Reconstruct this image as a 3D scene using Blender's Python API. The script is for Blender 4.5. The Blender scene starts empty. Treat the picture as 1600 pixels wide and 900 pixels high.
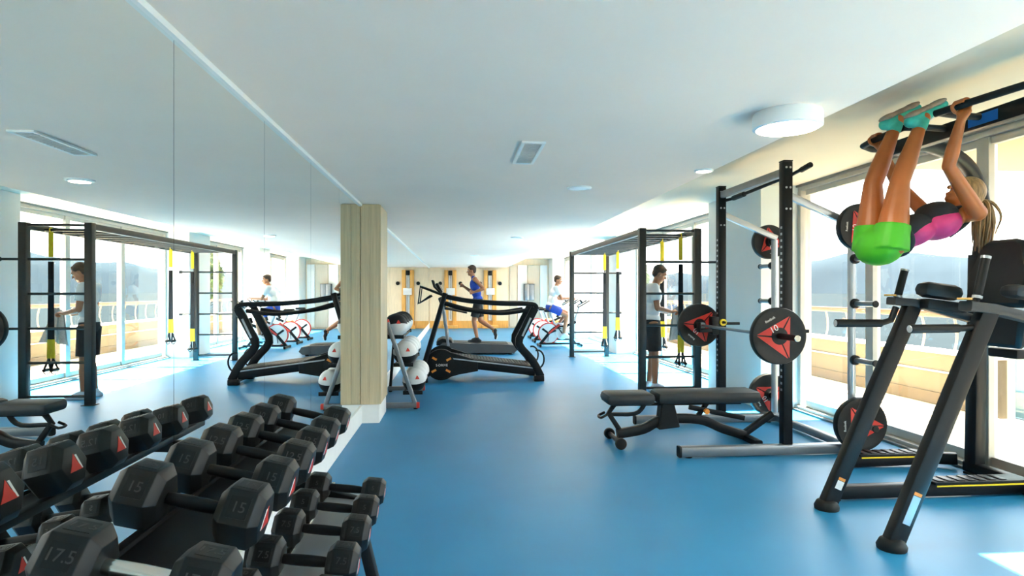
import bpy, bmesh, math, random
from mathutils import Vector, Matrix, Quaternion
random.seed(7)
S = bpy.context.scene
C = S.collection
PI = math.pi
# ------------------------------------------------------------------ camera
F, H = 960.0, 1.38                      # focal length in pixels, eye height
YAW = math.atan(88 / F)
cd = bpy.data.cameras.new('camera'); cam = bpy.data.objects.new('camera', cd); C.objects.link(cam)
cam.location = (0, 0, H); cam.rotation_euler = (PI / 2, 0, -YAW)
cd.sensor_width = 36; cd.lens = F / 1600 * 36; cd.shift_y = 6 / 1600; cd.clip_end = 20000; cd.clip_start = 0.05
S.camera = cam
# ------------------------------------------------------------------ sky, sun, exposure
w = bpy.data.worlds.new('sky'); S.world = w; w.use_nodes = True
nt = w.node_tree; nt.nodes.clear()
out = nt.nodes.new('ShaderNodeOutputWorld'); bg = nt.nodes.new('ShaderNodeBackground')
tc = nt.nodes.new('ShaderNodeTexCoord'); sx = nt.nodes.new('ShaderNodeSeparateXYZ'); rp = nt.nodes.new('ShaderNodeValToRGB')
rp.color_ramp.elements[0].position = 0.0; rp.color_ramp.elements[0].color = (1.0, 0.985, 0.955, 1)
rp.color_ramp.elements[1].position = 0.9; rp.color_ramp.elements[1].color = (0.74, 0.86, 1.0, 1)
nt.links.new(tc.outputs['Generated'], sx.inputs[0]); nt.links.new(sx.outputs['Z'], rp.inputs[0])
nt.links.new(rp.outputs[0], bg.inputs[0]); bg.inputs[1].default_value = 2.6
nt.links.new(bg.outputs[0], out.inputs[0])
SUN_EL = math.radians(58.5)
sd = bpy.data.lights.new('sun', 'SUN'); so = bpy.data.objects.new('sun', sd); C.objects.link(so)
sd.energy = 34; sd.angle = math.radians(0.6); sd.color = (1.0, 0.90, 0.74)
so.rotation_euler = (0, PI / 2 - SUN_EL, 0); so.location = (30, 10, 40)
vs = S.view_settings
vs.view_transform = 'Standard'; vs.look = 'None'; vs.gamma = 1; vs.use_curve_mapping = False; vs.exposure = 1.84

# ------------------------------------------------------------------ helpers
cy_, sy_ = math.cos(YAW), math.sin(YAW)
def ray(px, py):
    r = (px - 800) / F; u = (456 - py) / F
    return Vector((r * cy_ + sy_, -r * sy_ + cy_, u))
def P(px, py, Y):
    a = ray(px, py); t = Y / a.y
    return Vector((a.x * t, Y, H + a.z * t))
def PZ(px, py, z=0.0):
    a = ray(px, py); t = (z - H) / a.z
    return Vector((a.x * t, a.y * t, z))
def lin(c):
    if isinstance(c, str):
        c = [int(c[i:i + 2], 16) / 255 for i in (1, 3, 5)]
        c = [x / 12.92 if x <= .04045 else ((x + .055) / 1.055) ** 2.4 for x in c]
    return (c[0], c[1], c[2], 1)
MATS = {}
def mat(name, color, rough=.5, metal=0, var=.12, scale=8, bump=0, stretch=None, spec=.5, coat=0):
    m = bpy.data.materials.new(name); m.use_nodes = True
    n = m.node_tree; b = n.nodes['Principled BSDF']
    c = lin(color)
    b.inputs['Roughness'].default_value = rough; b.inputs['Metallic'].default_value = metal
    b.inputs['Specular IOR Level'].default_value = spec; b.inputs['Coat Weight'].default_value = coat
    t = n.nodes.new('ShaderNodeTexCoord'); mp = n.nodes.new('ShaderNodeMapping'); no = n.nodes.new('ShaderNodeTexNoise')
    no.inputs['Scale'].default_value = scale; no.inputs['Detail'].default_value = 5
    if stretch: mp.inputs['Scale'].default_value = stretch
    n.links.new(t.outputs['Object'], mp.inputs[0]); n.links.new(mp.outputs[0], no.inputs[0])
    r = n.nodes.new('ShaderNodeValToRGB')
    r.color_ramp.elements[0].position = .3; r.color_ramp.elements[1].position = .7
    r.color_ramp.elements[0].color = tuple(x * (1 - var) for x in c[:3]) + (1,)
    r.color_ramp.elements[1].color = tuple(min(1, x * (1 + var)) for x in c[:3]) + (1,)
    n.links.new(no.outputs[0], r.inputs[0]); n.links.new(r.outputs[0], b.inputs['Base Color'])
    if bump:
        bp = n.nodes.new('ShaderNodeBump'); bp.inputs['Strength'].default_value = bump; bp.inputs['Distance'].default_value = .01
        n.links.new(no.outputs[0], bp.inputs['Height']); n.links.new(bp.outputs[0], b.inputs['Normal'])
    MATS[name] = m
    return m
def emit_mat(name, color, strength):
    m = mat(name, color, .5)
    b = m.node_tree.nodes['Principled BSDF']
    b.inputs['Emission Color'].default_value = lin(color); b.inputs['Emission Strength'].default_value = strength
    return m
def glass_mat(name, tint=(.96, .985, .98), refl=.08):
    m = bpy.data.materials.new(name); m.use_nodes = True
    n = m.node_tree; n.nodes.clear()
    o = n.nodes.new('ShaderNodeOutputMaterial'); mx = n.nodes.new('ShaderNodeMixShader')
    tr = n.nodes.new('ShaderNodeBsdfTransparent'); gl = n.nodes.new('ShaderNodeBsdfGlossy')
    lw0 = n.nodes.new('ShaderNodeLayerWeight'); pw = n.nodes.new('ShaderNodeMath'); pw.operation = 'POWER'; pw.inputs[1].default_value = 5
    lw = n.nodes.new('ShaderNodeMath'); lw.operation = 'MULTIPLY_ADD'; lw.inputs[1].default_value = .8; lw.inputs[2].default_value = refl * .3
    n.links.new(lw0.outputs['Facing'], pw.inputs[0]); n.links.new(pw.outputs[0], lw.inputs[0])
    tr.inputs[0].default_value = tint + (1,); gl.inputs['Roughness'].default_value = 0.0
    n.links.new(lw.outputs[0], mx.inputs[0]); n.links.new(tr.outputs[0], mx.inputs[1]); n.links.new(gl.outputs[0], mx.inputs[2])
    n.links.new(mx.outputs[0], o.inputs[0]); MATS[name] = m
    return m
def obj(name, bm, m, parent=None, smooth=35):
    me = bpy.data.meshes.new(name)
    if smooth:
        for f in bm.faces: f.smooth = True
    bm.to_mesh(me); bm.free()
    if smooth: me.set_sharp_from_angle(angle=math.radians(smooth))
    me.materials.append(MATS[m] if isinstance(m, str) else m)
    o = bpy.data.objects.new(name, me); C.objects.link(o)
    if parent: o.parent = parent; o.matrix_parent_inverse = parent.matrix_world.inverted() if False else Matrix.Translation(-parent.location)
    return o
def share(name, src, loc, parent=None, rot=None):
    o = bpy.data.objects.new(name, src.data); C.objects.link(o)
    o.location = loc
    if rot: o.rotation_euler = rot
    if parent: o.parent = parent; o.matrix_parent_inverse = Matrix.Translation(-parent.location)
    return o
def thing(name, label, cat, loc=(0, 0, 0), group=None):
    o = bpy.data.objects.new(name, None); C.objects.link(o); o.location = loc; o.empty_display_size = .1
    tag(o, label, cat, group)
    return o
def tag(o, label, cat, group=None):
    o['label'] = label; o['category'] = cat
    if group: o['group'] = group
    return o
def struct(name, bm, m, parent=None, smooth=0):
    o = obj(name, bm, m, parent, smooth); o['kind'] = 'structure'
    return o
def B(): return bmesh.new()
def merge(bm, tmp, M=None):
    if M is not None: bmesh.ops.transform(tmp, matrix=M, verts=tmp.verts)
    me = bpy.data.meshes.new('tmp'); tmp.to_mesh(me); tmp.free(); bm.from_mesh(me); bpy.data.meshes.remove(me)
def box(bm, c, s, rot=None, bevel=0, seg=2):
    t = bmesh.new(); bmesh.ops.create_cube(t, size=1)
    bmesh.ops.scale(t, vec=s, verts=t.verts)
    if bevel: bmesh.ops.bevel(t, geom=t.edges[:], offset=bevel, segments=seg, affect='EDGES', profile=.5)
    M = Matrix.Translation(c)
    if rot is not None: M = M @ (rot.to_4x4() if not isinstance(rot, tuple) else Matrix.Rotation(rot[2], 4, 'Z') @ Matrix.Rotation(rot[1], 4, 'Y') @ Matrix.Rotation(rot[0], 4, 'X'))
    merge(bm, t, M); return bm
def bx(x0, x1, y0, y1, z0, z1, bevel=0, bm=None):
    return box(bm or B(), ((x0 + x1) / 2, (y0 + y1) / 2, (z0 + z1) / 2), (x1 - x0, y1 - y0, z1 - z0), bevel=bevel)
def frame_at(d, up=None):
    d = d.normalized(); up = up or Vector((0, 0, 1))
    if abs(d.dot(up)) > .97: up = Vector((0, 1, 0)) if abs(d.y) < .9 else Vector((1, 0, 0))
    x = up.cross(d).normalized(); y = d.cross(x)
    return x, y
def sweep(bm, pts, prof, closed=False, radii=None):
    """prof: list of (u,v); sweep along pts with capped ends"""
    pts = [Vector(p) for p in pts]; n = len(pts); rings = []
    x = None
    for i, p in enumerate(pts):
        a = pts[(i - 1) % n] if (i > 0 or closed) else p; b = pts[(i + 1) % n] if (i < n - 1 or closed) else p
        d = (b - a).normalized()
        if x is None: x, y = frame_at(d)
        else:
            x = (x - d * x.dot(d)).normalized(); y = d.cross(x)
        k = radii[i] if radii else 1
        # mitre widening
        rings.append([bm.verts.new(p + x * u * k + y * v * k) for u, v in prof])
    m = len(prof); rng = range(n if closed else n - 1)
    for i in rng:
        r0, r1 = rings[i], rings[(i + 1) % n]
        for j in range(m): bm.faces.new((r0[j], r0[(j + 1) % m], r1[(j + 1) % m], r1[j]))
    if not closed:
        bm.faces.new(rings[0][::-1]); bm.faces.new(rings[-1])
    return bm
def circ(r, seg=12): return [(r * math.cos(2 * PI * i / seg), r * math.sin(2 * PI * i / seg)) for i in range(seg)]
def rrect(w, h, r=None, seg=3):
    r = r if r is not None else min(w, h) * .2; o = []
    for cx, cy, a0 in ((w / 2 - r, h / 2 - r, 0), (-w / 2 + r, h / 2 - r, PI / 2), (-w / 2 + r, -h / 2 + r, PI), (w / 2 - r, -h / 2 + r, 1.5 * PI)):
        for k in range(seg + 1): a = a0 + PI / 2 * k / seg; o.append((cx + r * math.cos(a), cy + r * math.sin(a)))
    return o
def tube(pts, r, seg=12, closed=False, bm=None, radii=None): return sweep(bm or B(), pts, circ(r, seg), closed, radii)
def beam(pts, w, h, bm=None, r=None): return sweep(bm or B(), pts, rrect(w, h, r, 2), False)
def smooth_path(pts, n=6):
    pts = [Vector(p) for p in pts]; o = []
    q = [pts[0] * 2 - pts[1]] + pts + [pts[-1] * 2 - pts[-2]]
    for i in range(1, len(q) - 2):
        for k in range(n):
            t = k / n; a, b, c, d = q[i - 1:i + 3]
            o.append(.5 * ((2 * b) + (c - a) * t + (2 * a - 5 * b + 4 * c - d) * t * t + (3 * b - a - 3 * c + d) * t ** 3))
    o.append(pts[-1]); return o
def lathe(prof, M=None, seg=24, bm=None):
    bm = bm or B(); t = bmesh.new(); rings = []
    for r, z in prof:
        if r < 1e-6: rings.append([t.verts.new((0, 0, z))])
        else: rings.append([t.verts.new((r * math.cos(2 * PI * i / seg), r * math.sin(2 * PI * i / seg), z)) for i in range(seg)])
    for a, b in zip(rings, rings[1:]):
        for i in range(seg):
            j = (i + 1) % seg
            if len(a) == 1 and len(b) == 1: continue
            if len(a) == 1: t.faces.new((a[0], b[j], b[i]))
            elif len(b) == 1: t.faces.new((a[i], a[j], b[0]))
            else: t.faces.new((a[i], a[j], b[j], b[i]))
    bmesh.ops.recalc_face_normals(t, faces=t.faces)
    merge(bm, t, M); return bm
def along(p, d):
    """matrix with z axis along d at p"""
    return Matrix.Translation(p) @ Vector((0, 0, 1)).rotation_difference(Vector(d).normalized()).to_matrix().to_4x4()
def disc(p, d, r, h, seg=24, bev=.003, bm=None):
    return lathe([(0, 0), (r - bev, 0), (r, bev), (r, h - bev), (r - bev, h), (0, h)], along(p, d), seg, bm)
def prism(poly, depth, M=None, bm=None, bevel=0):
    bm = bm or B(); t = bmesh.new()
    f = t.faces.new([t.verts.new((x, y, 0)) for x, y in poly]); r = bmesh.ops.extrude_face_region(t, geom=[f])
    bmesh.ops.translate(t, vec=(0, 0, depth), verts=[v for v in r['geom'] if isinstance(v, bmesh.types.BMVert)])
    bmesh.ops.recalc_face_normals(t, faces=t.faces)
    if bevel: bmesh.ops.bevel(t, geom=t.edges[:], offset=bevel, segments=1, affect='EDGES')
    merge(bm, t, M); return bm
def plane_mat(p, xdir, ydir):
    x = Vector(xdir).normalized(); y = Vector(ydir).normalized(); z = x.cross(y)
    M = Matrix((x, y, z)).transposed().to_4x4(); M.translation = p
    return M
def text(name, s, size, M, m, parent=None, depth=.001):
    cu = bpy.data.curves.new('t', 'FONT'); cu.body = s; cu.size = size; cu.align_x = 'CENTER'; cu.align_y = 'CENTER'; cu.extrude = depth; cu.resolution_u = 3
    o = bpy.data.objects.new('t', cu); C.objects.link(o)
    me = bpy.data.meshes.new_from_object(o.evaluated_get(bpy.context.evaluated_depsgraph_get()))
    bpy.data.objects.remove(o); bpy.data.curves.remove(cu)
    me.transform(M); me.materials.clear(); me.materials.append(MATS[m])
    o = bpy.data.objects.new(name, me); C.objects.link(o)
    if parent: pset(o, parent)
    return o
def pset(o, parent):
    o.parent = parent
    q = parent; off = Vector((0, 0, 0))
    while q is not None:
        off += Vector(q.location) + (q.matrix_parent_inverse.translation if q.parent else Vector((0, 0, 0))); q = q.parent
    o.matrix_parent_inverse = Matrix.Translation(-off)
def pobj(name, bm, m, parent, smooth=35):
    """part given in world coordinates under a thing whose Empty stands at parent.location (sub-parts: parent mesh at origin of the thing)"""
    o = obj(name, bm, m, None, smooth); pset(o, parent)
    return o

# ------------------------------------------------------------------ materials
mat('floor_vinyl', (.018, .205, .42), .42, var=.06, scale=1.5, bump=.01, spec=.3)
mat('ceiling_paint_dimmed', (.62, .545, .43), .85, var=.015, scale=2)  # same ceiling paint, darkened and warmed: window light toned down in the colour
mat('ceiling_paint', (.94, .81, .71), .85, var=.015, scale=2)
mat('wall_paint', (.80, .81, .78), .8, var=.02, scale=2)
mat('white_trim', (.92, .92, .89), .45, var=.02)
mat('oak', (.60, .49, .31), .5, var=.13, scale=5, stretch=(9, 9, .35), bump=.03)
mat('orange_wood', (.74, .38, .09), .45, var=.15, scale=5, stretch=(9, 9, .5))
mat('beige_panel', (.80, .66, .47), .6, var=.06, scale=6, stretch=(3, 3, .5))
mat('alu', (.42, .41, .37), .42, .35, var=.05)
mat('alu_dark', (.16, .16, .15), .5, .3, var=.05)
mat('black_steel', (.0055, .0055, .006), .42, var=.2, spec=.25)
mat('rig_steel', (.022, .021, .019), .45, .2, var=.15)
mat('grey_steel', (.20, .22, .24), .35, .55, var=.08)
mat('silver_steel', (.45, .47, .49), .33, .7, var=.06)
mat('chrome', (.72, .70, .64), .18, 1, var=.04)
mat('black_rubber', (.007, .0075, .0075), .55, var=.18, scale=30, bump=.05, spec=.28)
mat('dumbbell_rubber', (.007, .0075, .0075), .42, var=.15, scale=60, bump=.02, spec=.28)
mat('plate_rubber', (.010, .010, .0095), .5, var=.15, scale=40, bump=.03, spec=.3)
mat('vinyl_black', (.010, .011, .012), .5, var=.12, scale=25, bump=.04, spec=.35)
mat('pad_grey', (.018, .020, .021), .55, var=.1, scale=25, bump=.04)
mat('red_paint', (.62, .030, .018), .45, var=.08)
mat('orange_paint', (.85, .28, .03), .45, var=.05)
mat('yellow', (.85, .60, .01), .5, var=.06, scale=40)
mat('white_print', (.80, .80, .78), .5, var=.03)
mat('number_grey', (.035, .035, .034), .6, var=.05)
mat('white_plastic', (.72, .73, .72), .35, var=.03)
mat('grey_plastic', (.05, .053, .055), .45, var=.06)
mat('sign_blue', (.01, .15, .55), .45, var=.05)
mat('deck_tile', (.68, .54, .36), .7, var=.08, scale=6, bump=.02)
mat('deck_grout', (.22, .20, .17), .9)
mat('parapet', (.098, .077, .044), .75, var=.05, scale=3)
mat('parapet_base', (.085, .058, .03), .75, var=.06, scale=3)
mat('rail_wood', (.16, .05, .02), .5, var=.15, stretch=(1, .1, 1))
mat('rail_post', (.22, .16, .09), .5, .2, var=.05)
mat('soffit', (.24, .19, .12), .8, var=.03)
mat('skin', (.40, .17, .085), .5, var=.06, scale=12)
mat('skin_tan', (.40, .11, .020), .42, var=.10, scale=9)
mat('hair_brown', (.06, .032, .018), .6, var=.4, scale=50, bump=.2)
mat('hair_blond', (.25, .14, .05), .5, var=.55, scale=22, stretch=(3, 3, .6), bump=.3)
mat('cloth_white', (.74, .75, .76), .85, var=.05, scale=10, bump=.06)
mat('cloth_black', (.018, .018, .020), .85, var=.2, scale=14, bump=.05)
mat('cloth_blue', (.012, .06, .38), .8, var=.15, scale=14, bump=.05)
mat('cloth_navy', (.02, .035, .22), .8, var=.15, scale=14)
mat('cloth_green', (.055, .40, .007), .6, var=.06, scale=14)
mat('cloth_pink', (.60, .035, .17), .6, var=.08, scale=14)
mat('towel', (.36, .37, .37), .95, var=.12, scale=60, bump=.3)
mat('shoe_teal', (.03, .42, .33), .55, var=.25, scale=18)
mat('shoe_sole', (.27, .22, .17), .7, var=.25, scale=20, bump=.2)
mat('shoe_white', (.60, .64, .70), .6, var=.1)
mat('sea', (.0135, .0180, .0215), .9, var=.06, scale=.02, spec=0)
mat('hill', (.022, .0305, .039), 1, var=.05, scale=.002, spec=0)
mat('leaf', (.07, .11, .03), .7, var=.5, scale=6)
mat('bark', (.10, .07, .045), .9, var=.3)
mat('stone', (.36, .29, .20), .9, var=.25, scale=8, bump=.3)
mat('curtain', (.58, .52, .42), .8, var=.05, stretch=(6, 6, .2))
glass_mat('window_glass'); glass_mat('tint_glass', (.72, .90, .90))
emit_mat('lamp_light', (1.0, .93, .80), 6.0)
m = bpy.data.materials.new('mirror'); m.use_nodes = True; b_ = m.node_tree.nodes['Principled BSDF']
b_.inputs['Base Color'].default_value = (.90, .935, .915, 1); b_.inputs['Metallic'].default_value = 1; b_.inputs['Roughness'].default_value = 0.0
MATS['mirror'] = m

# ------------------------------------------------------------------ room shell
MX, WX, HC, HR, Y0, Y1, SX = -0.99, 4.06, 2.30, 2.63, -3.0, 23.4, 1.94
HEAD = 2.56
struct('floor', bx(MX - .2, WX + .12, Y0, Y1, -.12, 0), 'floor_vinyl')
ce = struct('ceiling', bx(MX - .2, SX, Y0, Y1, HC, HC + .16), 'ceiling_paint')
struct('ceiling_raised', bx(SX - .05, WX + .3, Y0, Y1, HR, HR + .14), 'ceiling_paint_dimmed', ce)
struct('ceiling_step', bx(SX - .06, SX, Y0, Y1, HC + .1605, HR - .001), 'ceiling_paint', ce)
wl = struct('wall_left', bx(MX - .2, MX - .012, Y0, Y1, 0, HC), 'wall_paint')
struct('baseboard_left', bx(MX - .011, MX + .012, Y0, Y1, .001, .185, .003), 'white_trim')
struct('trim_1', bx(MX - .011, MX + .016, Y0, Y1, HC - .026, HC - .001), 'white_trim')
PW = 1.032; y = 2.272 - 5 * PW
pm = None; ph = (HC - .027) - .186
pan = obj('mirror_panel', box(B(), (0, 0, 0), (.008, PW - .003, ph)), 'mirror', None, 0)
k = 0
while y < Y1 - .05:
    if y + PW > Y1:
        q = obj('mirror_panel', box(B(), (MX - .006, (y + Y1) / 2, .186 + ph / 2), (.008, Y1 - y - .006, ph)), 'mirror', wl, 0)
    else:
        q = pan if k == 0 else share('mirror_panel', pan, (0, 0, 0), None)
        q.location = (MX - .006, y + PW / 2, .186 + ph / 2); q.parent = wl; k += 1
    y += PW
struct('wall_back', bx(MX - .2, WX + .12, Y0 - .15, Y0, 0, HR), 'wall_paint')
wf = struct('wall_far', bx(MX - .2, WX + .3, Y1, Y1 + .15, 0, HR), 'beige_panel')
# vertical panel joints of the far wall: proud oak sheets
for i in range(4):
    x0 = MX + .02 + i * .735
    obj('panel', bx(x0, x0 + .725, Y1 - .02, Y1 - .001, .09, HC - .03, .004), 'beige_panel', wf, 0)
obj('baseboard', bx(MX + .02, 2.0, Y1 - .035, Y1 - .021, .001, .28), 'orange_wood', wf, 0)
# column standing out of the mirror
colb = struct('column_base', bx(MX - .011, -.80, 6.56, 7.19, .001, .196), 'white_trim')
colb.name = 'trim_2'
cw = B()
cl = struct('column', bx(MX - .011, -.80, 6.56, 7.19, .197, HC - .001), 'oak'); cl.name = 'wall_column'
obj('panel', bx(-.895, -.7985, 6.545, 6.5595, .20, HC - .006, .002), 'oak', cl, 0)
obj('panel', bx(MX + .002, -.897, 6.545, 6.5595, .20, HC - .006, .002), 'oak', cl, 0)
obj('panel', bx(-.7995, -.785, 6.56, 7.19, .20, HC - .006, .002), 'oak', cl, 0)
# window wall: piers, heads, sills and sliding panes
PX = 3.56
def pier(y0, y1, n):
    struct('wall_right_%d' % n, bx(PX, WX + .12, y0, y1, .001, HR - .001), 'wall_paint')
pier(6.9, 8.4, 1); pier(13.4, 14.5, 2); pier(18.0, 19.0, 3); pier(22.4, Y1 - .001, 4); pier(Y0 + .001, -2.6, 5); pier(1.55, 1.75, 6)
struct('wall_right_head', bx(WX - .06, WX + .12, Y0, Y1, HEAD + .075, HR), 'wall_paint')
def window(n, y0, y1, ys):
    e = bpy.data.objects.new('window_%d' % n, None); C.objects.link(e); e['kind'] = 'structure'
    y0 += .003; y1 -= .003
    def fr(nm, b, m='alu'): obj(nm, b, m, e, 0)
    fr('head_frame', bx(WX - .05, WX + .07, y0, y1, HEAD, HEAD + .07, .004))
    fr('head_track', bx(WX - .075, WX - .051, y0, y1, HEAD + .045, HEAD + .07), 'alu_dark')
    fr('sill_frame', bx(WX - .09, WX + .07, y0, y1, .001, .05, .004))
    fr('sill_track', bx(WX - .13, WX - .091, y0, y1, .001, .02), 'alu_dark')
    fr('jamb', bx(WX - .05, WX + .07, y0, y0 + .06, .051, HEAD - .001)); fr('jamb', bx(WX - .05, WX + .07, y1 - .06, y1, .051, HEAD - .001))
    edges = [y0 + .06] + list(ys) + [y1 - .06]
    for a in ys:
        fr('mullion', bx(WX - .04, WX + .012, a - .055, a + .055, .051, HEAD - .001, .004))
        fr('mullion_edge', bx(WX + .013, WX + .06, a - .03, a + .09, .051, HEAD - .001, .004), 'white_trim')
    for a, c in zip(edges, edges[1:]):
        fr('stile', bx(WX - .02, WX + .03, a + .056, a + .10, .06, HEAD - .005)) if False else None
        fr('bottom_rail', bx(WX - .02, WX + .03, a + .056, c - .056, .051, .13, .003))
        fr('top_rail', bx(WX - .02, WX + .03, a + .056, c - .056, HEAD - .06, HEAD - .001, .003))
        fr('pane', bx(WX + .002, WX + .008, a + .05, c - .05, .131, HEAD - .061), 'window_glass')
window(5, -2.6, 1.55, (-1.2, .2)); window(1, 1.75, 6.9, (3.05, 4.36, 5.66)); window(2, 8.4, 13.4, (10.15, 11.75)); window(3, 14.5, 18.0, (16.2,)); window(4, 19.0, 22.4, (20.7,))
# far end by the window: curtained recess with frames
for i, (a, c, mm) in enumerate(((2.05, 2.32, 'curtain'), (2.36, 2.72, 'wall_paint'), (2.74, 3.2, 'curtain'), (3.22, 3.5, 'wall_paint'))):
    obj('panel', bx(a, c, Y1 - .06, Y1 - .001, .05, 2.4, .01), mm, wf, 0)

# ------------------------------------------------------------------ outside
def deck():
    d = struct('ground_deck', bx(WX + .125, 6.2, Y0, 26, -.15, -.035), 'deck_grout')
    t0 = obj('tile', box(B(), (0, 0, 0), (.872, .885, .02), bevel=.003, seg=1), 'deck_tile', None, 0)
    k = 0
    for i in range(2):
        for j in range(32):
            o = t0 if k == 0 else share('tile', t0, (0, 0, 0)); k += 1
            o.parent = d; o.location = (WX + .135 + .44 + i * .882, Y0 + .46 + j * .895, -.0249)
deck()
pr = struct('balcony_parapet', bx(5.93, 6.12, 6.3, 26, -.035, .62), 'parapet'); pr.name = 'wall_balcony'
obj('coping', bx(5.90, 6.15, 6.28, 26, .621, .66, .008), 'white_trim', pr, 0)
obj('plinth', bx(5.90, 5.929, 6.3, 26, -.01, .14, .004), 'parapet_base', pr, 0)
obj('conduit', tube([(5.91, 6.35, .40), (5.91, 25.9, .40)], .012, 8), 'alu', pr)
rl = thing('balcony_railing', 'wooden handrail on slim tan posts above the balcony parapet', 'railing', (6.03, 6.4, .66))
pobj('handrail', beam([(6.03, 6.3, 1.10), (6.03, 26, 1.10)], .05, .075), 'rail_wood', rl)
pt = smooth_path([(6.03, 0, .66), (6.06, 0, .78), (6.06, 0, .92), (6.03, 0, 1.07)], 4)
p0 = pobj('post', tube([(0, 0, p.z - .66) if False else (p.x - 6.03, 0, p.z - .66) for p in pt], .014, 8), 'rail_post', rl)
p0.matrix_parent_inverse = Matrix.Identity(4); p0.location = (0, .02, 0)
for i in range(1, 37):
    o = share('post', p0, (0, .02 + i * .52, 0)); o.parent = rl
gb = thing('glass_balustrade', 'tinted glass balustrade panel in a slim grey frame at the balcony corner', 'balustrade', (6.0, 5.2, -.01))
pobj('pane', bx(5.995, 6.005, 4.3, 6.1, .03, 1.05), 'tint_glass', gb, 0)
pobj('pane', bx(5.995, 6.005, 2.4, 4.26, .03, 1.05), 'tint_glass', gb, 0)
for yy in (6.14, 4.28, 2.36): pobj('post', bx(5.97, 6.03, yy - .02, yy + .02, -.014, 1.1, .003), 'alu', gb, 0)
pobj('top_rail', bx(5.96, 6.04, 2.3, 6.2, 1.101, 1.14, .005), 'alu', gb, 0)
sr = struct('roof_and_shade_slab', bx(WX + .125, 7.6, 3.12, 6.30, 2.72, 2.9), 'soffit'); sr.name = 'ceiling_balcony'
sr2 = struct('roof_and_shade_slab', bx(WX + .125, 7.6, 1.0, 2.42, 2.72, 2.9), 'soffit'); sr2.name = 'ceiling_shade_added'  # added slab out of view, shades the deck to darken the near ceiling
sea = struct('sea', bx(9, 9000, -9000, 12000, -14.5, -14), 'sea'); sea.name = 'ground_sea'
sg = struct('slope', bx(6.2, 9.0, -20, 60, -15, -1.5), 'stone'); sg.name = 'ground_slope'
# far hills across the water: a ridge with depth
def hills():
    bm = B(); n = 90; rows = []
    ys = [-5200 + 17000 * i / n for i in range(n + 1)]
    hz = lambda y: 315 + 45 * math.sin(y / 900 + 1.2) + 26 * math.sin(y / 370) + 12 * math.sin(y / 140)
    for dx, kz in ((-500, 0), (-250, .55), (0, 1), (500, .8), (1100, 0)):
        rows.append([bm.verts.new((3700 + dx, yy, -13.9 + kz * hz(yy + dx * .6))) for yy in ys])
    for a, c in zip(rows, rows[1:]):
        for i in range(n): bm.faces.new((a[i], a[i + 1], c[i + 1], c[i]))
    o = obj('hill_ridge', bm, 'hill', None, 60); tag(o, 'hazy blue-grey hill ridge on the far side of the sea', 'hills'); o.name = 'hill_ridge'
    o['kind'] = 'structure'
hills()
def tree(x, y, z0, h, r, label, grp, c0=.22):
    t = thing('cypress_tree', label, 'tree', (x, y, z0), grp)
    pobj('trunk', tube([(x, y, z0), (x + .03, y, z0 + h * .5), (x, y, z0 + h * .8)], .08, 8, radii=[1, .7, .3]), 'bark', t)
    bm = B(); rnd = random.Random(int(x * 100 + y))
    for i in range(1100):
        u = rnd.random() ** .8; a = rnd.random() * 2 * PI; rr = r * (math.sin(min(1, u * 1.06) * PI) ** .6 + .08) * rnd.uniform(.55, 1)
        p = Vector((x + rr * math.cos(a), y + rr * math.sin(a), z0 + h * (c0 + (1 - c0) * u)))
        d = Vector((rnd.gauss(0, 1), rnd.gauss(0, 1), rnd.gauss(0, 1))).normalized() * .16; e = d.cross(Vector((rnd.gauss(0, 1), rnd.gauss(0, 1), 1))).normalized() * .09
        bm.faces.new([bm.verts.new(p + v) for v in (-d, e, d, -e)])
    o = pobj('foliage', bm, 'leaf', t, 0); o['kind'] = 'stuff'
tree(7.0, 23.4, -1.5, 4.3, .42, 'bushy green tree outside the windows, nearest to the gym', 'trees outside', .62)
tree(7.3, 38.0, -1.5, 5.0, .5, 'slim green cypress outside, left one of the far pair', 'trees outside')
tree(7.4, 43.0, -1.5, 5.2, .5, 'slim green cypress outside, farthest from the gym', 'trees outside')

# ------------------------------------------------------------------ ceiling fittings
def lamp_light(t, x, y, z, r, power):
    l = bpy.data.lights.new('lamp_and_disc_glow', 'AREA'); l.shape = 'DISK'; l.size = 2 * r; l.energy = power; l.color = (1.0, .86, .66)
    o = bpy.data.objects.new('lamp_and_disc_glow', l); C.objects.link(o); o.location = (x, y, z); pset(o, t)
def drum_lamp(x, y, z, r, label, power=4):
    t = thing('ceiling_lamp', label, 'lamp', (x, y, z))
    pobj('rim', lathe([(0, 0), (r, 0), (r + .004, -.012), (r + .004, -.075), (r - .012, -.082), (r - .016, -.076), (0, -.07)], Matrix.Translation((x, y, z)), 40), 'white_trim', t)
    pobj('diffuser', lathe([(0, -.078), (r - .018, -.078), (r - .022, -.086), (r * .5, -.094), (0, -.096)][::-1], Matrix.Translation((x, y, z)), 40), 'lamp_light', t)
    lamp_light(t, x, y, z - .10, r * .9, power)
drum_lamp(1.70, 3.02, HC, .165, 'round white drum ceiling lamp glowing on the lower ceiling near the power rack')
drum_lamp(2.83, 16.0, HR, .165, 'round white drum lamp on the raised ceiling above the bikes', 14)
drum_lamp(2.98, 18.6, HR, .165, 'round white drum lamp on the raised ceiling, farthest from the camera', 14)
def spot(x, y, z, r, label, m='lamp_light'):
    t = thing('recessed_spotlight', label, 'lamp', (x, y, z))
    pobj('rim', lathe([(r * .8, 0), (r * .8, -.012), (r, -.010), (r, 0)], Matrix.Translation((x, y, z)), 24), 'white_trim', t)
    pobj('lens', lathe([(0, -.004), (r * .78, -.004), (r * .78, -.001)], Matrix.Translation((x, y, z)), 24), m, t)
spot(1.87, 4.50, HC, .07, 'small round spotlight lit at the edge of the lower ceiling')
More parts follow.
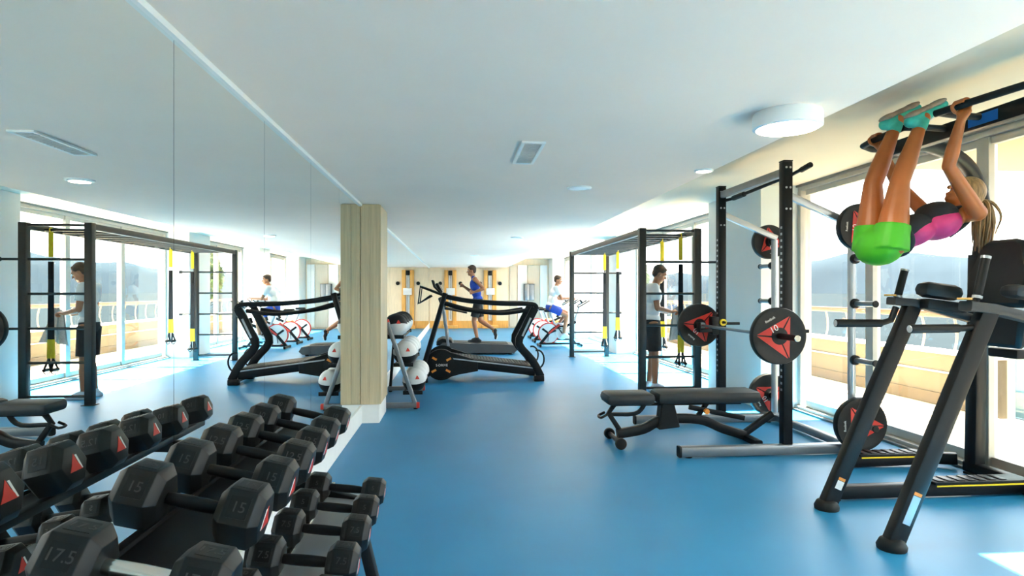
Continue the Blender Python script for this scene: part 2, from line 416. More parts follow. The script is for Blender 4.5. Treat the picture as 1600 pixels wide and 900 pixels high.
def ceiling_disc(x, y, z, r, label, power):  # plain ceiling discs, each given an added light to brighten the deeper room
    t = thing('disc_added_light', label, 'lamp', (x, y, z))
    pobj('rim', lathe([(0, 0), (r, 0), (r * .97, -.012), (r * .8, -.016), (r * .78, -.01), (0, -.008)], Matrix.Translation((x, y, z)), 28), 'white_trim', t)
    pobj('lens', lathe([(0, -.013), (r * .74, -.012), (r * .76, -.0095)][::-1], Matrix.Translation((x, y, z)), 28), 'white_plastic', t)
    lamp_light(t, x, y, z - .02, r * .7, power)
ceiling_disc(1.085, 5.34, HC, .11, 'flat white round ceiling disc with added light just beyond the air vent', .6)
ceiling_disc(1.03, 10.3, HC, .11, 'flat white round ceiling disc with added light above the front treadmill', 2.5)
ceiling_disc(.48, 15.5, HC, .11, 'flat white round ceiling disc with added light near the runner', 12)
ceiling_disc(.48, 20.5, HC, .11, 'flat white round ceiling disc with added light close to the far wall', 14)
t = thing('air_vent', 'white louvred air vent in the ceiling', 'vent', (.47, 4.03, HC))
vx0, vx1, vy0, vy1 = .40, .55, 3.72, 4.34
for a in ((vx0, vx1, vy0, vy0 + .025), (vx0, vx1, vy1 - .025, vy1), (vx0, vx0 + .022, vy0 + .026, vy1 - .026), (vx1 - .022, vx1, vy0 + .026, vy1 - .026)):
    pobj('frame', bx(*a, HC - .014, HC - .0005, .002), 'white_trim', t, 0)
pobj('backing', bx(vx0 + .02, vx1 - .02, vy0 + .02, vy1 - .02, HC - .003, HC - .0005), 'grey_plastic', t, 0)
s0 = None
for i in range(17):
    yy = vy0 + .042 + i * .0335
    bm = box(B(), (0, 0, 0), (vx1 - vx0 - .046, .015, .003), rot=(.6, 0, 0))
    if s0 is None: s0 = obj('slat', bm, 'white_trim', None, 0); o = s0
    else: o = share('slat', s0, (0, 0, 0))
    o.parent = t; o.location = (0, yy - 4.03, -.0115)

# ------------------------------------------------------------------ dumbbell rack with dumbbells
TU = math.atan(.06 / .25); TL = math.atan(.03 / .24)      # tilt of the two tiers
def rack():
    t = thing('dumbbell_rack', 'black two-tier steel dumbbell rack standing in front of the mirror', 'rack', (-.65, 2.1, 0))
    ya, yb = .80, 3.02
    for yy in (ya + .1, yb - .16):
        pobj('front_leg', beam([(-.37, yy, .04), (-.46, yy, .42)], .05, .06), 'black_steel', t)
        pobj('link', beam([(-.44, yy, .41), (-.86, yy, .55)], .05, .06), 'black_steel', t)
        pobj('rear_leg', beam([(-.94, yy, .04), (-.84, yy, .70)], .05, .06), 'black_steel', t)
        pobj('tray_arm', beam([(-.84, yy, .69), (-.60, yy, .70)], .05, .05), 'black_steel', t)
        pobj('foot', bx(-.97, -.33, yy - .03, yy + .03, .012, .045, .006), 'black_steel', t)
        for xx in (-.93, -.37): pobj('foot_pad', disc((xx, yy, 0), (0, 0, 1), .03, .0119), 'black_rubber', t)
    for nm, cx, cz, tilt, mm in (('upper', -.675, .83, TU, 'black_steel'), ('lower', -.48, .53, TL, 'silver_steel')):
        d = Vector((math.cos(tilt), 0, -math.sin(tilt))); up = Vector((math.sin(tilt), 0, math.cos(tilt)))
        c = Vector((cx, 0, cz)) - up * .080
        M = plane_mat(Vector((c.x, (ya + yb) / 2, c.z)), d, (0, 1, 0))
        tm = B(); box(tm, (0, 0, -.010), (.17, yb - ya - .05, .006)); merge_b = B(); merge(merge_b, tm, M)
        pobj(nm + '_tray', merge_b, mm, t, 0)
        for u in (-.10, .10):
            q = c + d * u
            pobj(nm + '_rail', beam([(q.x, ya + .0, q.z - .012), (q.x, yb - .0, q.z - .012)], .03, .028), 'chrome' if (nm == 'lower' or u > 0) else 'black_steel', t)
rack()
def dumbbell(yy, tier, r, label, num, i, slide=0):
    cx, cz, tilt = ((-.675, .83, TU), (-.48, .53, TL))[tier]
    d = Vector((math.cos(tilt), 0, -math.sin(tilt))); up = Vector((math.sin(tilt), 0, math.cos(tilt)))
    rail_top = Vector((cx, yy, cz)) - up * .080 + Vector((0, 0, .002))
    ap = r * math.cos(PI / 6)
    c = rail_top + up * (ap + .0035) + d * slide
    t = thing('hex_dumbbell', label, 'dumbbell', tuple(rail_top), 'hex dumbbells on the rack')
    hw = .115 if tier == 0 else .10
    hd = .13 + .004 * 0
    for sg in (-1, 1):
        hc = c + d * (sg * (.127 if tier == 0 else .12))
        prof_r = [(.70, -.5), (1, -.31), (1, .31), (.74, .5)]
        bm = B(); rings = []
        side = Vector((0, 1, 0))
        ax = d * sg
        for k, u in prof_r:
            rings.append([bm.verts.new(hc + ax * (u * hw) + (side * math.cos(a) + up * math.sin(a)) * (r * k)) for a in [PI / 3 * j for j in range(6)]])
        for a, b in zip(rings, rings[1:]):
            for j in range(6): bm.faces.new((a[j], a[(j + 1) % 6], b[(j + 1) % 6], b[j]))
        bm.faces.new(rings[0]); bm.faces.new(rings[-1])
        bmesh.ops.recalc_face_normals(bm, faces=bm.faces)
        bmesh.ops.bevel(bm, geom=[e for e in bm.edges], offset=.0022, segments=2, affect='EDGES', profile=.5)
        hd_o = pobj('head', bm, 'dumbbell_rubber', t, 30)
        # end emblem: red triangle with white bar
        e = hc + ax * (hw * .5 + .0003)
        ydir = up; xdir = ydir.cross(ax)
        M = plane_mat(e, xdir, ydir); s_ = r * .36
        pobj('emblem', prism([(-s_, -s_ * .75), (s_, -s_ * .75), (s_ * .55, -s_ * .1), (0, s_), (-s_ * .35, s_ * .15)], .0012, M), 'red_paint', hd_o, 0)
        M2 = plane_mat(e - xdir * s_ * .95 + up * s_ * .1, xdir, ydir)
        pobj('emblem_bar', prism([(-s_ * .1, -s_ * .8), (s_ * .1, -s_ * .8), (s_ * .75, s_ * .75), (s_ * .5, s_ * .75)], .0012, M2), 'white_print', hd_o, 0)
        # number plate on the facet towards the aisle end of the rack
        for a in ((-PI / 2 + PI / 3 * 2 + PI / 3 * 0, ), (PI / 2,)):
            nrm = side * math.cos(PI / 2 if a[0] == PI / 2 else -PI + PI / 6) + up * math.sin(PI / 2 if a[0] == PI / 2 else PI - PI / 6)
            f = hc + nrm * (ap + .0002)
            xd = ax * (1 if sg > 0 else -1); yd = nrm.cross(xd)
            M = plane_mat(f, xd, yd)
            pb = B(); tm = B(); box(tm, (0, 0, .0002), (hw * .44, r * .62, .0012)); merge(pb, tm, M)
            pl = pobj('number_plate', pb, 'black_steel', hd_o, 0)
            text('number', num, r * .42, M @ Matrix.Translation((0, 0, .0011)), 'number_grey', pl, .0006)
    # handle with ergonomic bulge
    hp = [c + d * u for u in (-.075, -.05, 0, .05, .075)]
    pobj('handle', tube(smooth_path(hp, 4), .016, 12, radii=[(.9 + .22 * math.sin(PI * k / 16)) for k in range(17)]), 'black_steel' if i else 'chrome', t)
upn = ['nearest', 'second nearest', 'third nearest', 'fourth nearest', 'fifth nearest', 'sixth nearest', 'farthest']
UY = (1.30, 1.664, 1.939, 2.184, 2.427, 2.665, 2.925)
for i, yy in enumerate(UY):
    dumbbell(yy, 0, (.080, .087, .082, .078, .073, .069, .066)[i], 'black hex dumbbell on the upper tier of the rack, %s to the camera' % upn[i] if i < 6 else 'black hex dumbbell on the upper tier of the rack, farthest from the camera', ('17.5', '15', '15', '12.5', '12.5', '10', '10')[i], i, .045 if i == 0 else 0)
LY = (1.54, 1.78, 2.03, 2.29, 2.53, 2.775)
for i, yy in enumerate(LY):
    dumbbell(yy, 1, (.073, .071, .069, .067, .064, .062)[i], ('black hex dumbbell on the lower tier of the rack, %s to the camera' % upn[i]) if i < 5 else 'black hex dumbbell on the lower tier of the rack, farthest along', ('10', '10', '7.5', '7.5', '5', '5')[i], i + 1)

# ------------------------------------------------------------------ medicine ball rack behind the column
def ball_rack():
    t = thing('ball_rack', 'grey leaning rack for medicine balls behind the oak column', 'rack', (-.65, 7.9, 0))
    for yy in (7.32, 8.62):
        pobj('foot', beam([(-.93, yy, .045), (-.46, yy, .045)], .07, .06), 'grey_steel', t)
        pobj('end_cap', beam([(-.459, yy, .045), (-.425, yy, .045)], .075, .065), 'red_paint', t)
        pobj('foot_pad', disc((-.47, yy, 0), (0, 0, 1), .025, .0145), 'black_rubber', t)
        pobj('foot_pad', disc((-.90, yy, 0), (0, 0, 1), .025, .0145), 'black_rubber', t)
        pobj('post', beam([(-.48, yy, .075), (-.80, yy, 1.02)], .06, .05), 'grey_steel', t)
        pobj('post_cap', beam([(-.8003, yy, 1.021), (-.81, yy, 1.05)], .062, .052), 'red_paint', t)
        pobj('back_stay', beam([(-.90, yy, .077), (-.83, yy, .95)], .04, .04), 'black_steel', t)
    for k, (x, z) in enumerate(((-.50, .20), (-.61, .53), (-.72, .86))):
        for dx in (-.10, .09):
            pobj('shelf_rail', tube([(x + dx, 7.33, z - (.02 if dx > 0 else -.0)), (x + dx, 8.61, z - (.02 if dx > 0 else -.0))], .012, 8), 'black_steel', t)
        for yy in (7.345, 8.595): pobj('bracket', bx(x - .12, x + .11, yy - .01, yy + .01, z - .035, z + .01, .003), 'black_steel', t)
        for j in range(4):
            yy = 7.50 + j * .315; r = .142
            lab = 'white and black medicine ball, %s tier of the leaning rack, %s from the camera' % (('bottom', 'middle', 'top')[k], ('first', 'second', 'third', 'fourth')[j])
            c = Vector((x, yy, z + .115))
            b = thing('medicine_ball', lab, 'ball', (x, yy, z), 'medicine balls on the leaning rack')
            up = Vector((.15 * (j % 2), -.25, 1)) if k < 2 else Vector((.1, -.2, -1))
            M = along(c, up)
            n = 9
            pobj('upper_shell', lathe([(r * math.cos(PI / 2 * i / n), r * math.sin(PI / 2 * i / n)) for i in range(n + 1)], M, 24), 'white_plastic', b)
            pobj('lower_shell', lathe([(r * math.cos(-PI / 2 * i / n), r * math.sin(-PI / 2 * i / n)) for i in range(n + 1)][::-1], M, 24), 'black_rubber', b)
            nd = (Vector((.35, -1, .35)).normalized())
            pobj('emblem', prism([(-.026, -.018), (.026, -.018), (.013, .012), (0, .028), (-.013, .009)], .004, plane_mat(c + nd * (r * .985), Vector((0, 0, 1)).cross(nd) * 1, nd.cross(Vector((0, 0, 1)).cross(nd)))), 'red_paint', b, 0)
ball_rack()

# ------------------------------------------------------------------ treadmills
def treadmill_front():
    Yc = 9.75; ya, yb = Yc - .36, Yc + .36
    t = thing('manual_treadmill', 'black motorless treadmill with long bent side rails and orange-marked flywheel cover', 'treadmill', (.4, Yc, 0))
    # running bed: slats on a frame sloping up to the front
    a = Vector((1.22, 0, .16)); b = Vector((-.25, 0, .34))
    for yy in (ya + .03, yb - .03):
        pobj('side_frame', beam([(a.x, yy, a.z), (b.x, yy, b.z)], .06, .15), 'black_steel', t)
        pobj('side_trim', beam([(a.x - .02, yy + (-.0335 if yy < Yc else .0335), a.z + .045), (b.x + .2, yy + (-.0335 if yy < Yc else .0335), b.z + .045 - .02)], .004, .02), 'silver_steel', t)
    d = (b - a); n = 30
    s0 = None
    ang = -math.atan2(d.z, -d.x)
    for i in range(n):
        p = a + d * ((i + .5) / n); bm = box(B(), (0, 0, 0), (.043, .58, .018), bevel=.003, seg=1)
        if s0 is None: s0 = obj('slat', bm, 'black_rubber', None, 0); o = s0
        else: o = share('slat', s0, (0, 0, 0))
        o.parent = t; o.location = (p.x - .4, 0, p.z + .07); o.rotation_euler = (0, -ang if False else math.atan2(d.z, -d.x), 0)
    # flywheel cover at the front
    for yy, sg in ((ya + .02, -1), (yb - .02, 1)):
        cov = pobj('flywheel_cover', lathe([(0, .03), (.20, .028), (.235, .015), (.24, -.03), (0, -.03)][::-1], along((-.22, yy, .27), (0, sg, 0)), 32), 'black_rubber', t)
        pobj('cover_arm', prism([(-.20, .495), (.02, .43), (.34, .33), (.34, .17), (.05, .12), (-.20, .05)], .05, plane_mat(Vector((0, yy + .025, 0)), (1, 0, 0), (0, 0, 1)), bevel=.006), 'black_rubber', cov)
        for k, ang_ in enumerate((.7, 2.3, 3.9, 5.5)):
            cx, cz = -.22 + .15 * math.cos(ang_), .27 + .13 * math.sin(ang_)
            pobj('orange_mark', box(B(), (cx, yy + sg * .0315, cz), (.075, .004, .032), rot=(0, .5 if k % 2 else -.5, 0)), 'orange_paint', cov, 0)
        if sg < 0: text('lettering', 'S-DRIVE', .052, plane_mat(Vector((-.21, yy - .032, .265)), (1, 0, 0), (0, 0, 1)), 'white_print', cov)
        # front post, bent rear post, two rails
        pobj('front_post', beam([(-.50, yy, .10), (-.50, yy, .20), (-.16, yy, 1.36)], .07, .125), 'black_steel', t)
        pobj('post_strip', beam([(-.40, yy + sg * .037, .58), (-.215, yy + sg * .037, 1.22)], .006, .035), 'silver_steel', t)
        pobj('rear_post', beam(smooth_path([(1.31, yy, .07), (1.18, yy, .32), (.97, yy, .58), (1.06, yy, .82), (1.22, yy, 1.13)], 3), .06, .12), 'black_steel', t)
        pobj('post_strip', beam([(1.02, yy + sg * .0295, .70), (1.15, yy + sg * .0295, .98)], .006, .03), 'silver_steel', t)
        pobj('top_rail', beam(smooth_path([(-.18, yy, 1.31), (.2, yy, 1.24), (.7, yy, 1.20), (1.17, yy, 1.19), (1.25, yy, 1.12)], 4), .055, .07), 'black_steel', t)
        pobj('lower_rail', tube(smooth_path([(-.17, yy, 1.20), (.2, yy, 1.10), (.7, yy, 1.05), (1.10, yy, 1.10)], 4), .031, 10), 'black_rubber', t)
        pobj('rear_foot', bx(1.20, 1.36, yy - .05, yy + .05, .0, .09, .015), 'black_steel', t)
        pobj('front_foot', bx(-.60, -.42, yy - .04, yy + .04, .0, .12, .015), 'black_steel', t)
        hoop = [(1.26 + .10 * math.cos(x), yy, .34 + .14 * math.sin(x)) for x in [(-1.7 + 3.6 * i / 12) for i in range(13)]]
        pobj('side_hoop', tube(hoop, .014, 8), 'black_steel', t)
    for x, z in ((1.29, .05), (-.5, .06), (-.17, 1.33)):
        pobj('cross_bar', beam([(x, ya + .02, z), (x, yb - .02, z)], .06, .06), 'black_steel', t)
    # triangular push handles and console at the front
    for yy in (ya + .1, yb - .1):
        pobj('push_handle', tube([(-.20, yy, 1.33), (-.54, yy, 1.46), (-.57, yy, 1.20), (-.38, yy, 1.32)], .02, 8), 'black_steel', t)
    pobj('console', box(B(), (-.26, Yc, 1.44), (.05, .30, .17), rot=(0, -.5, 0), bevel=.02), 'black_rubber', t)
    pobj('console_screen', box(B(), (-.228, Yc, 1.456), (.006, .22, .10), rot=(0, -.5, 0)), 'grey_plastic', t, 0)
    for yy in (Yc - .2, Yc + .2): pobj('console_arm', tube([(-.2, yy, 1.33), (-.33, yy, 1.46), (-.36, yy, 1.56)], .016, 8), 'black_steel', t)
treadmill_front()
def treadmill_far():
    Yc = 13.9
    t = thing('motor_treadmill', 'dark grey motorised treadmill the runner is running on', 'treadmill', (.5, Yc, 0))
    pobj('deck', prism([(-.35, .03), (1.28, .03), (1.36, .10), (1.30, .20), (1.15, .22), (-.28, .27), (-.38, .18)], .86, plane_mat(Vector((0, Yc + .43, 0)), (1, 0, 0), (0, 0, 1)), bevel=.01), 'grey_plastic', t)
    pobj('belt', prism([(-.05, .262), (1.16, .2245), (1.16, .232), (-.05, .2695)], .56, plane_mat(Vector((0, Yc + .28, 0)), (1, 0, 0), (0, 0, 1))), 'black_rubber', t, 0)
    pobj('motor_hood', prism([(-.42, .20), (-.06, .25), (-.10, .33), (-.30, .36), (-.42, .30)], .80, plane_mat(Vector((0, Yc + .40, 0)), (1, 0, 0), (0, 0, 1)), bevel=.015), 'black_rubber', t)
    for yy in (Yc - .40, Yc + .40):
        pobj('upright', beam([(-.16, yy, .20), (-.28, yy, 1.05)], .06, .12), 'grey_steel', t)
        pobj('handrail', tube(smooth_path([(-.28, yy, 1.02), (-.05, yy, .98), (.25, yy, .92)], 4), .02, 8), 'black_rubber', t)
    pobj('console', box(B(), (-.30, Yc, 1.14), (.10, .80, .26), rot=(0, -.35, 0), bevel=.03), 'black_rubber', t)
    pobj('console_screen', box(B(), (-.25, Yc, 1.16), (.01, .40, .16), rot=(0, -.35, 0)), 'grey_plastic', t, 0)
    for xx in (-.25, 1.2):
        for yy in (Yc - .35, Yc + .35): pobj('foot', disc((xx, yy, 0), (0, 0, 1), .04, .04), 'black_rubber', t)
treadmill_far()

# ------------------------------------------------------------------ indoor bikes
def bike(x0, y0, label):
    t = thing('indoor_bike', label, 'exercise bike', (x0, y0, 0), 'indoor bikes in a row by the windows')
    V = lambda x, z, dy=0: (x0 + x, y0 + dy, z)
    for x in (-.42, .62):
        pobj('stabiliser', tube([V(x, .04, -.26), V(x, .04, .26)], .03, 10), 'black_steel', t)
        for dy in (-.24, .24): pobj('foot', disc(V(x, 0, dy), (0, 0, 1), .025, .012), 'black_rubber', t)
    pobj('base_beam', beam([V(-.42, .07), V(.62, .07)], .06, .05), 'black_steel', t)
    wh = pobj('flywheel', disc(V(-.18, .33, .018), (0, -1, 0), .25, .036, 36), 'white_plastic', t)
    pobj('rim', lathe([(.245, -.02), (.272, -.018), (.272, .018), (.245, .02), (.245, -.02)], along(V(-.18, .33), (0, -1, 0)), 36), 'red_paint', wh)
    for a in range(3):
        an = a * 2.1 + .4
        pobj('spoke', beam([V(-.18 + .03 * math.cos(an), .33 + .03 * math.sin(an), -.0235), V(-.18 + .2 * math.cos(an), .33 + .2 * math.sin(an), -.0235)], .006, .05), 'black_steel', wh)
    ch = pobj('chain_guard', disc(V(.16, .33, .05), (0, -1, 0), .155, .10, 30), 'white_plastic', t)
    for sg in (-1, 1):
        pobj('crank', beam([V(.16, .33, sg * .065), V(.16 + sg * .09, .33 - sg * .13, sg * .065)], .02, .03), 'black_steel', t)
        pobj('pedal', box(B(), V(.16 + sg * .09, .33 - sg * .13, sg * .115), (.10, .08, .025), bevel=.006), 'black_rubber', t)
        pobj('fork', beam([V(-.18, .33, sg * .035), V(.10, .55, sg * .035)], .012, .045), 'red_paint' if sg < 0 else 'black_steel', t)
    pobj('main_frame', beam(smooth_path([V(-.38, .08), V(-.05, .45), V(.22, .50), V(.52, .62)], 4), .06, .07), 'black_steel', t)
    pobj('down_tube', beam([V(.20, .47), V(.50, .08)], .05, .06), 'black_steel', t)
    pobj('seat_post', beam([V(.02, .45), V(-.14, .86)], .035, .05), 'silver_steel', t)
    pobj('saddle', box(B(), V(-.15, .90), (.27, .17, .07), bevel=.03), 'black_rubber', t)
    pobj('bar_post', beam([V(.47, .58), V(.60, .98)], .035, .05), 'silver_steel', t)
    for sg in (-1, 1):
        pobj('handlebar', tube(smooth_path([V(.58, .99, 0), V(.60, 1.02, sg * .19), V(.70, 1.08, sg * .2), V(.84, 1.16, sg * .17)], 4), .016, 8), 'black_rubber', t)
    pobj('bottle_holder', disc(V(.40, .62, -.06), (.3, 0, 1), .04, .14), 'black_steel', t)
    pobj('console', box(B(), V(.66, 1.13), (.03, .14, .10), rot=(0, -.6, 0), bevel=.01), 'black_rubber', t)
bike(2.52, 15.4, 'white-wheeled indoor bike with red rim ridden by the man in grey shirt')
bike(2.56, 16.75, 'white-wheeled indoor bike with red rim, empty, middle of the row')
bike(2.60, 18.1, 'white-wheeled indoor bike with red rim, empty, far end of the row')

# ------------------------------------------------------------------ monkey-bar rig and suspension trainers
RX0, RX1, RY0, RY1, RH = 2.45, 3.20, 7.92, 12.85, 2.22
def rig():
    t = thing('training_rig', 'tall dark steel monkey-bar rig with ladder ends beside the windows', 'rig', (RX0, RY0, 0))
    for x in (RX0, RX1):
        for yy in (RY0, RY1):
            pobj('post', bx(x - .045, x + .045, yy - .045, yy + .045, .008, RH, .006), 'rig_steel', t)
            pobj('foot_plate', bx(x - .07, x + .07, yy - .07, yy + .07, 0, .0079), 'rig_steel', t, 0)
        pobj('top_beam', beam([(x, RY0 + .046, RH - .045), (x, RY1 - .046, RH - .045)], .06, .08), 'rig_steel', t)
    for yy in (RY0, RY1):
        for z in (.11, .52, .935, 1.355, 1.775, RH - .03):
            pobj('rung', tube([(RX0 + .044, yy, z), (RX1 - .044, yy, z)], .017, 10), 'rig_steel', t)
        for z in (.935, 1.775):
            pobj('peg', tube([(RX1 + .044, yy, z), (RX1 + .27, yy, z)], .016, 10), 'rig_steel', t)
            pobj('peg_end', tube([(RX1 + .271, yy, z), (RX1 + .32, yy, z)], .028, 12), 'black_rubber', t)
    n = 13
    for i in range(n):
        yy = RY0 + .33 + i * (RY1 - RY0 - .66) / (n - 1)
        pobj('monkey_bar', tube([(RX0 + .03, yy, RH - .06), (RX1 - .03, yy, RH - .06)], .018, 10), 'rig_steel', t)
rig()
def trainer(x, y, ztop, zbot, label):
    t = thing('suspension_trainer', label, 'suspension trainer', (x, y, zbot), 'suspension trainers hanging from the rig')
    L = ztop - zbot
    pobj('anchor_loop', tube([(x, y + .028 * math.cos(a), ztop + .0 + .028 * math.sin(a)) for a in [2 * PI * i / 14 for i in range(14)]], .007, 6, True), 'yellow', t)
    pobj('anchor_strap', beam([(x, y, ztop - .03), (x, y, ztop - .34)], .055, .020), 'yellow', t)
    pobj('carabiner', tube([(x + .02 * math.cos(a), y, ztop - .37 + .035 * math.sin(a)) for a in [2 * PI * i / 12 for i in range(12)]], .005, 6, True), 'silver_steel', t)
    pobj('equaliser_loop', beam([(x, y, ztop - .40), (x, y, ztop - .62)], .06, .03), 'black_steel', t)
    zc = zbot + .42
    for sg in (-1, 1):
        pobj('strap', beam([(x + sg * .012, y, ztop - .60), (x + sg * .02, y, zc)], .04, .012), 'cloth_black', t)
        pobj('strap_end', beam([(x + sg * .02, y, zc + .02), (x + sg * .025, y, zc - .22)], .045, .016), 'yellow', t)
        hx = x + sg * .045
        for s2 in (-1, 1): pobj('handle_strap', beam([(x + sg * .025, y, zc - .22), (hx, y + s2 * .065, zbot + .06)], .030, .008), 'cloth_black', t)
        pobj('grip', tube([(hx, y - .07, zbot + .055), (hx, y + .07, zbot + .055)], .022, 10), 'black_rubber', t)
        pobj('foot_cradle', tube([(hx, y + .07 * math.cos(a), zbot + .05 + .05 * math.sin(a)) for a in [PI + PI * i / 8 for i in range(9)]], .007, 6), 'cloth_black', t)
ZB = RH - .06
n13 = lambda i: RY0 + .33 + i * (RY1 - RY0 - .66) / 12
trainer(3.10, n13(0), ZB, .34, 'black and yellow suspension trainer hanging at the near end of the rig')
trainer(3.08, n13(2), ZB, .50, 'black and yellow suspension trainer hanging behind the man with the towel')
trainer(2.99, n13(11), ZB, .24, 'black and yellow suspension trainer hanging at the far end of the rig')
trainer(3.07, n13(9), ZB, .45, 'black and yellow suspension trainer hanging just before the far end of rig')

# ------------------------------------------------------------------ power rack, barbell, plates
UXF, UXR, UYN, UYF, UH = 2.79, 3.38, 4.98, 6.26, 2.48
def power_rack():
    t = thing('power_rack', 'tall black and silver power rack with plate storage by the windows', 'rack', (UXF, UYN, 0))
    for yy, sg in ((UYN, -1), (UYF, 1)):
        up = pobj('upright', bx(UXF - .04, UXF + .04, yy - .04, yy + .04, .06, UH, .005), 'black_steel', t)
        pobj('top_cap', bx(UXF - .042, UXF + .042, yy - .042, yy + .042, UH + .0005, UH + .012, .004), 'black_rubber', t)
        h0 = None
        for i in range(26):
            bm = box(B(), (0, 0, 0), (.003, .026, .02), bevel=.001, seg=1)
            if h0 is None: h0 = obj('hole', bm, 'silver_steel', None, 0); o = h0
            else: o = share('hole', h0, (0, 0, 0))
            o.parent = up; o.location = (UXF - .0405, yy, .55 + i * .055); 
            o.matrix_parent_inverse = Matrix.Identity(4)
            pset_ = None
        for z in (UH - .05, UH - .22, UH - .40):
            for dx in (-.018, .018): pobj('bolt', disc((UXF + dx, yy - .0402, z), (0, -1, 0), .009, .006, 10, .001), 'silver_steel', t)
        pobj('foot', beam([(1.86, yy - .02, .052), (UXR + .06, yy - .02, .052)], .075, .085), 'grey_steel', t)
        pobj('foot_cap', beam([(1.842, yy - .02, .052), (1.8599, yy - .02, .052)], .08, .09), 'black_rubber', t)
        for xx in (1.93, 3.3): pobj('foot_pad', disc((xx, yy - .02, 0), (0, 0, 1), .03, .0115, 16), 'black_rubber', t)
        rp_ = pobj('rear_post', tube([(UXR, yy, .09), (UXR, yy, 1.93)], .032, 14), 'silver_steel', t)
        pobj('brace', beam([(UXF + .04, yy, 2.19), (UXR + .02, yy, 1.95)], .05, .06), 'silver_steel', t)
        for z in (1.92, 1.66, 1.28, .80, .27):
            pobj('plate_horn', tube([(UXR, yy + sg * .03, z), (UXR, yy + sg * .30, z)], .022, 12), 'grey_steel', t)
            pobj('horn_collar', disc((UXR, yy + sg * .033, z), (0, sg, 0), .042, .03, 16), 'black_rubber', t)
            pobj('horn_end', disc((UXR, yy + sg * .298, z), (0, sg, 0), .028, .012, 16), 'black_rubber', t)
    pobj('rear_beam', beam([(UXR, UYN + .05, .05), (UXR, UYF - .05, .05)], .07, .07), 'grey_steel', t)
    pobj('top_beam', beam([(UXF, UYN + .041, UH - .08), (UXF, UYF - .041, UH - .08)], .05, .07), 'grey_steel', t)
    pobj('pull_up_bar', tube([(UXF + .13, UYN - .14, UH - .05), (UXF + .10, UYN + .1, UH - .09), (UXF + .08, UYF - .1, UH - .13), (UXF + .03, UYF - .02, UH - .14)], .016, 10), 'black_steel', t)
    pobj('bar_grip', tube([(UXF + .131, UYN - .15, UH - .049), (UXF + .12, UYN - .03, UH - .07)], .024, 10), 'black_rubber', t)
    pobj('bar_grip', tube([(UXF + .085, UYF - .35, UH - .122), (UXF + .08, UYF - .12, UH - .128)], .026, 10), 'black_rubber', t)
    for yy in (UYN, UYF):
        h = pobj('bar_hook', bx(UXF - .115, UXF - .042, yy - .05, yy + .05, .93, 1.12, .008), 'black_steel', t)
        pobj('hook_lip', bx(UXF - .235, UXF - .1155, yy - .05, yy + .05, .955, .992, .006), 'black_rubber', h)
        pobj('hook_lip', bx(UXF - .25, UXF - .236, yy - .05, yy + .05, .955, 1.06, .004), 'black_rubber', h)
        pobj('lock_ring', lathe([(.018, -.01), (.036, -.01), (.036, .012), (.018, .012), (.018, -.01)], along((UXF + .0, yy - .052, 1.06), (0, -1, 0)), 20), 'yellow', h)
        pobj('lock_pin', tube([(UXF, yy - .041, 1.06), (UXF, yy - .10, 1.06)], .012, 10), 'black_steel', h)
        pobj('spotter_arm', beam([(UXF + .04, yy, 1.045), (UXF + .20, yy, 1.045)], .03, .03), 'black_rubber', t)
power_rack()
def plate(cx, cy, cz, label, face=-1, r=.232, th=.065, rot=0, grp='bumper plates with red triangle emblems', two=True):
    """axis along Y, decorated on both faces"""
    t = thing('weight_plate', label, 'weight plate', (cx, cy, cz), grp)
    prof = [(.026, -th / 2), (r * .30, -th / 2), (r * .32, -th / 2 + .004), (r * .80, -th / 2 + .004), (r * .84, -th / 2), (r * .975, -th / 2), (r, -th / 2 + .012),
            (r, th / 2 - .012), (r * .975, th / 2), (r * .84, th / 2), (r * .80, th / 2 - .004), (r * .32, th / 2 - .004), (r * .30, th / 2), (.026, th / 2), (.026, -th / 2)]
    pobj('body', lathe(prof, along((cx, cy, cz), (0, 1, 0)), 48), 'plate_rubber', t)
    for sg in (-1, 1):
        yf = cy + sg * (th / 2 - .0035)
        xd = Vector((-sg, 0, 0)); M = plane_mat(Vector((cx, yf, cz)), xd, (0, 0, 1)) @ Matrix.Rotation(rot, 4, 'Z')
        # local z must point out of the face
        if (M.to_3x3() @ Vector((0, 0, 1))).dot(Vector((0, sg, 0))) < 0:
            M = plane_mat(Vector((cx, yf, cz)), Vector((sg * -1, 0, 0)) * -1, (0, 0, 1)) @ Matrix.Rotation(rot, 4, 'Z')
        k = r / .232
        v = [(.0, .188), (-.178, -.09), (.165, -.13)]
        ctr = (0, -.01)
        def lerp(a, b, s): return (a[0] + (b[0] - a[0]) * s, a[1] + (b[1] - a[1]) * s)
        for i, nm in enumerate(('left', 'bottom', 'right')):
            a, b = v[i], v[(i + 1) % 3]
            ia, ib = lerp(a, ctr, .62), lerp(b, ctr, .62)
            g = .03
            poly = [lerp(a, b, g), lerp(a, b, 1 - g), lerp(lerp(b, ctr, .70), a, .04), lerp(lerp(a, ctr, .70), b, .04)]
            pobj('emblem', prism([(x * k, y * k) for x, y in poly], .003, M), 'red_paint', t, 0)
        mid = lerp(v[0], v[1], .52); an = math.atan2(v[0][1] - v[1][1], v[0][0] - v[1][0])
        inn = (mid[0] + .024, mid[1] - .016)
        text('number', '10', .074 * k, M @ Matrix.Translation((inn[0] * k, inn[1] * k, .0031)) @ Matrix.Rotation(an, 4, 'Z'), 'white_print', t, .0008)
        outp = (mid[0] - .042, mid[1] + .035)
        text('lettering', 'Reebok', .030 * k, M @ Matrix.Translation((outp[0] * k, outp[1] * k, .0006)) @ Matrix.Rotation(an, 4, 'Z'), 'white_print', t, .0006)
BXc, BZ = 2.62, 1.02
t = thing('barbell', 'long steel barbell resting on the power rack hooks', 'barbell', (BXc, 5.62, BZ))
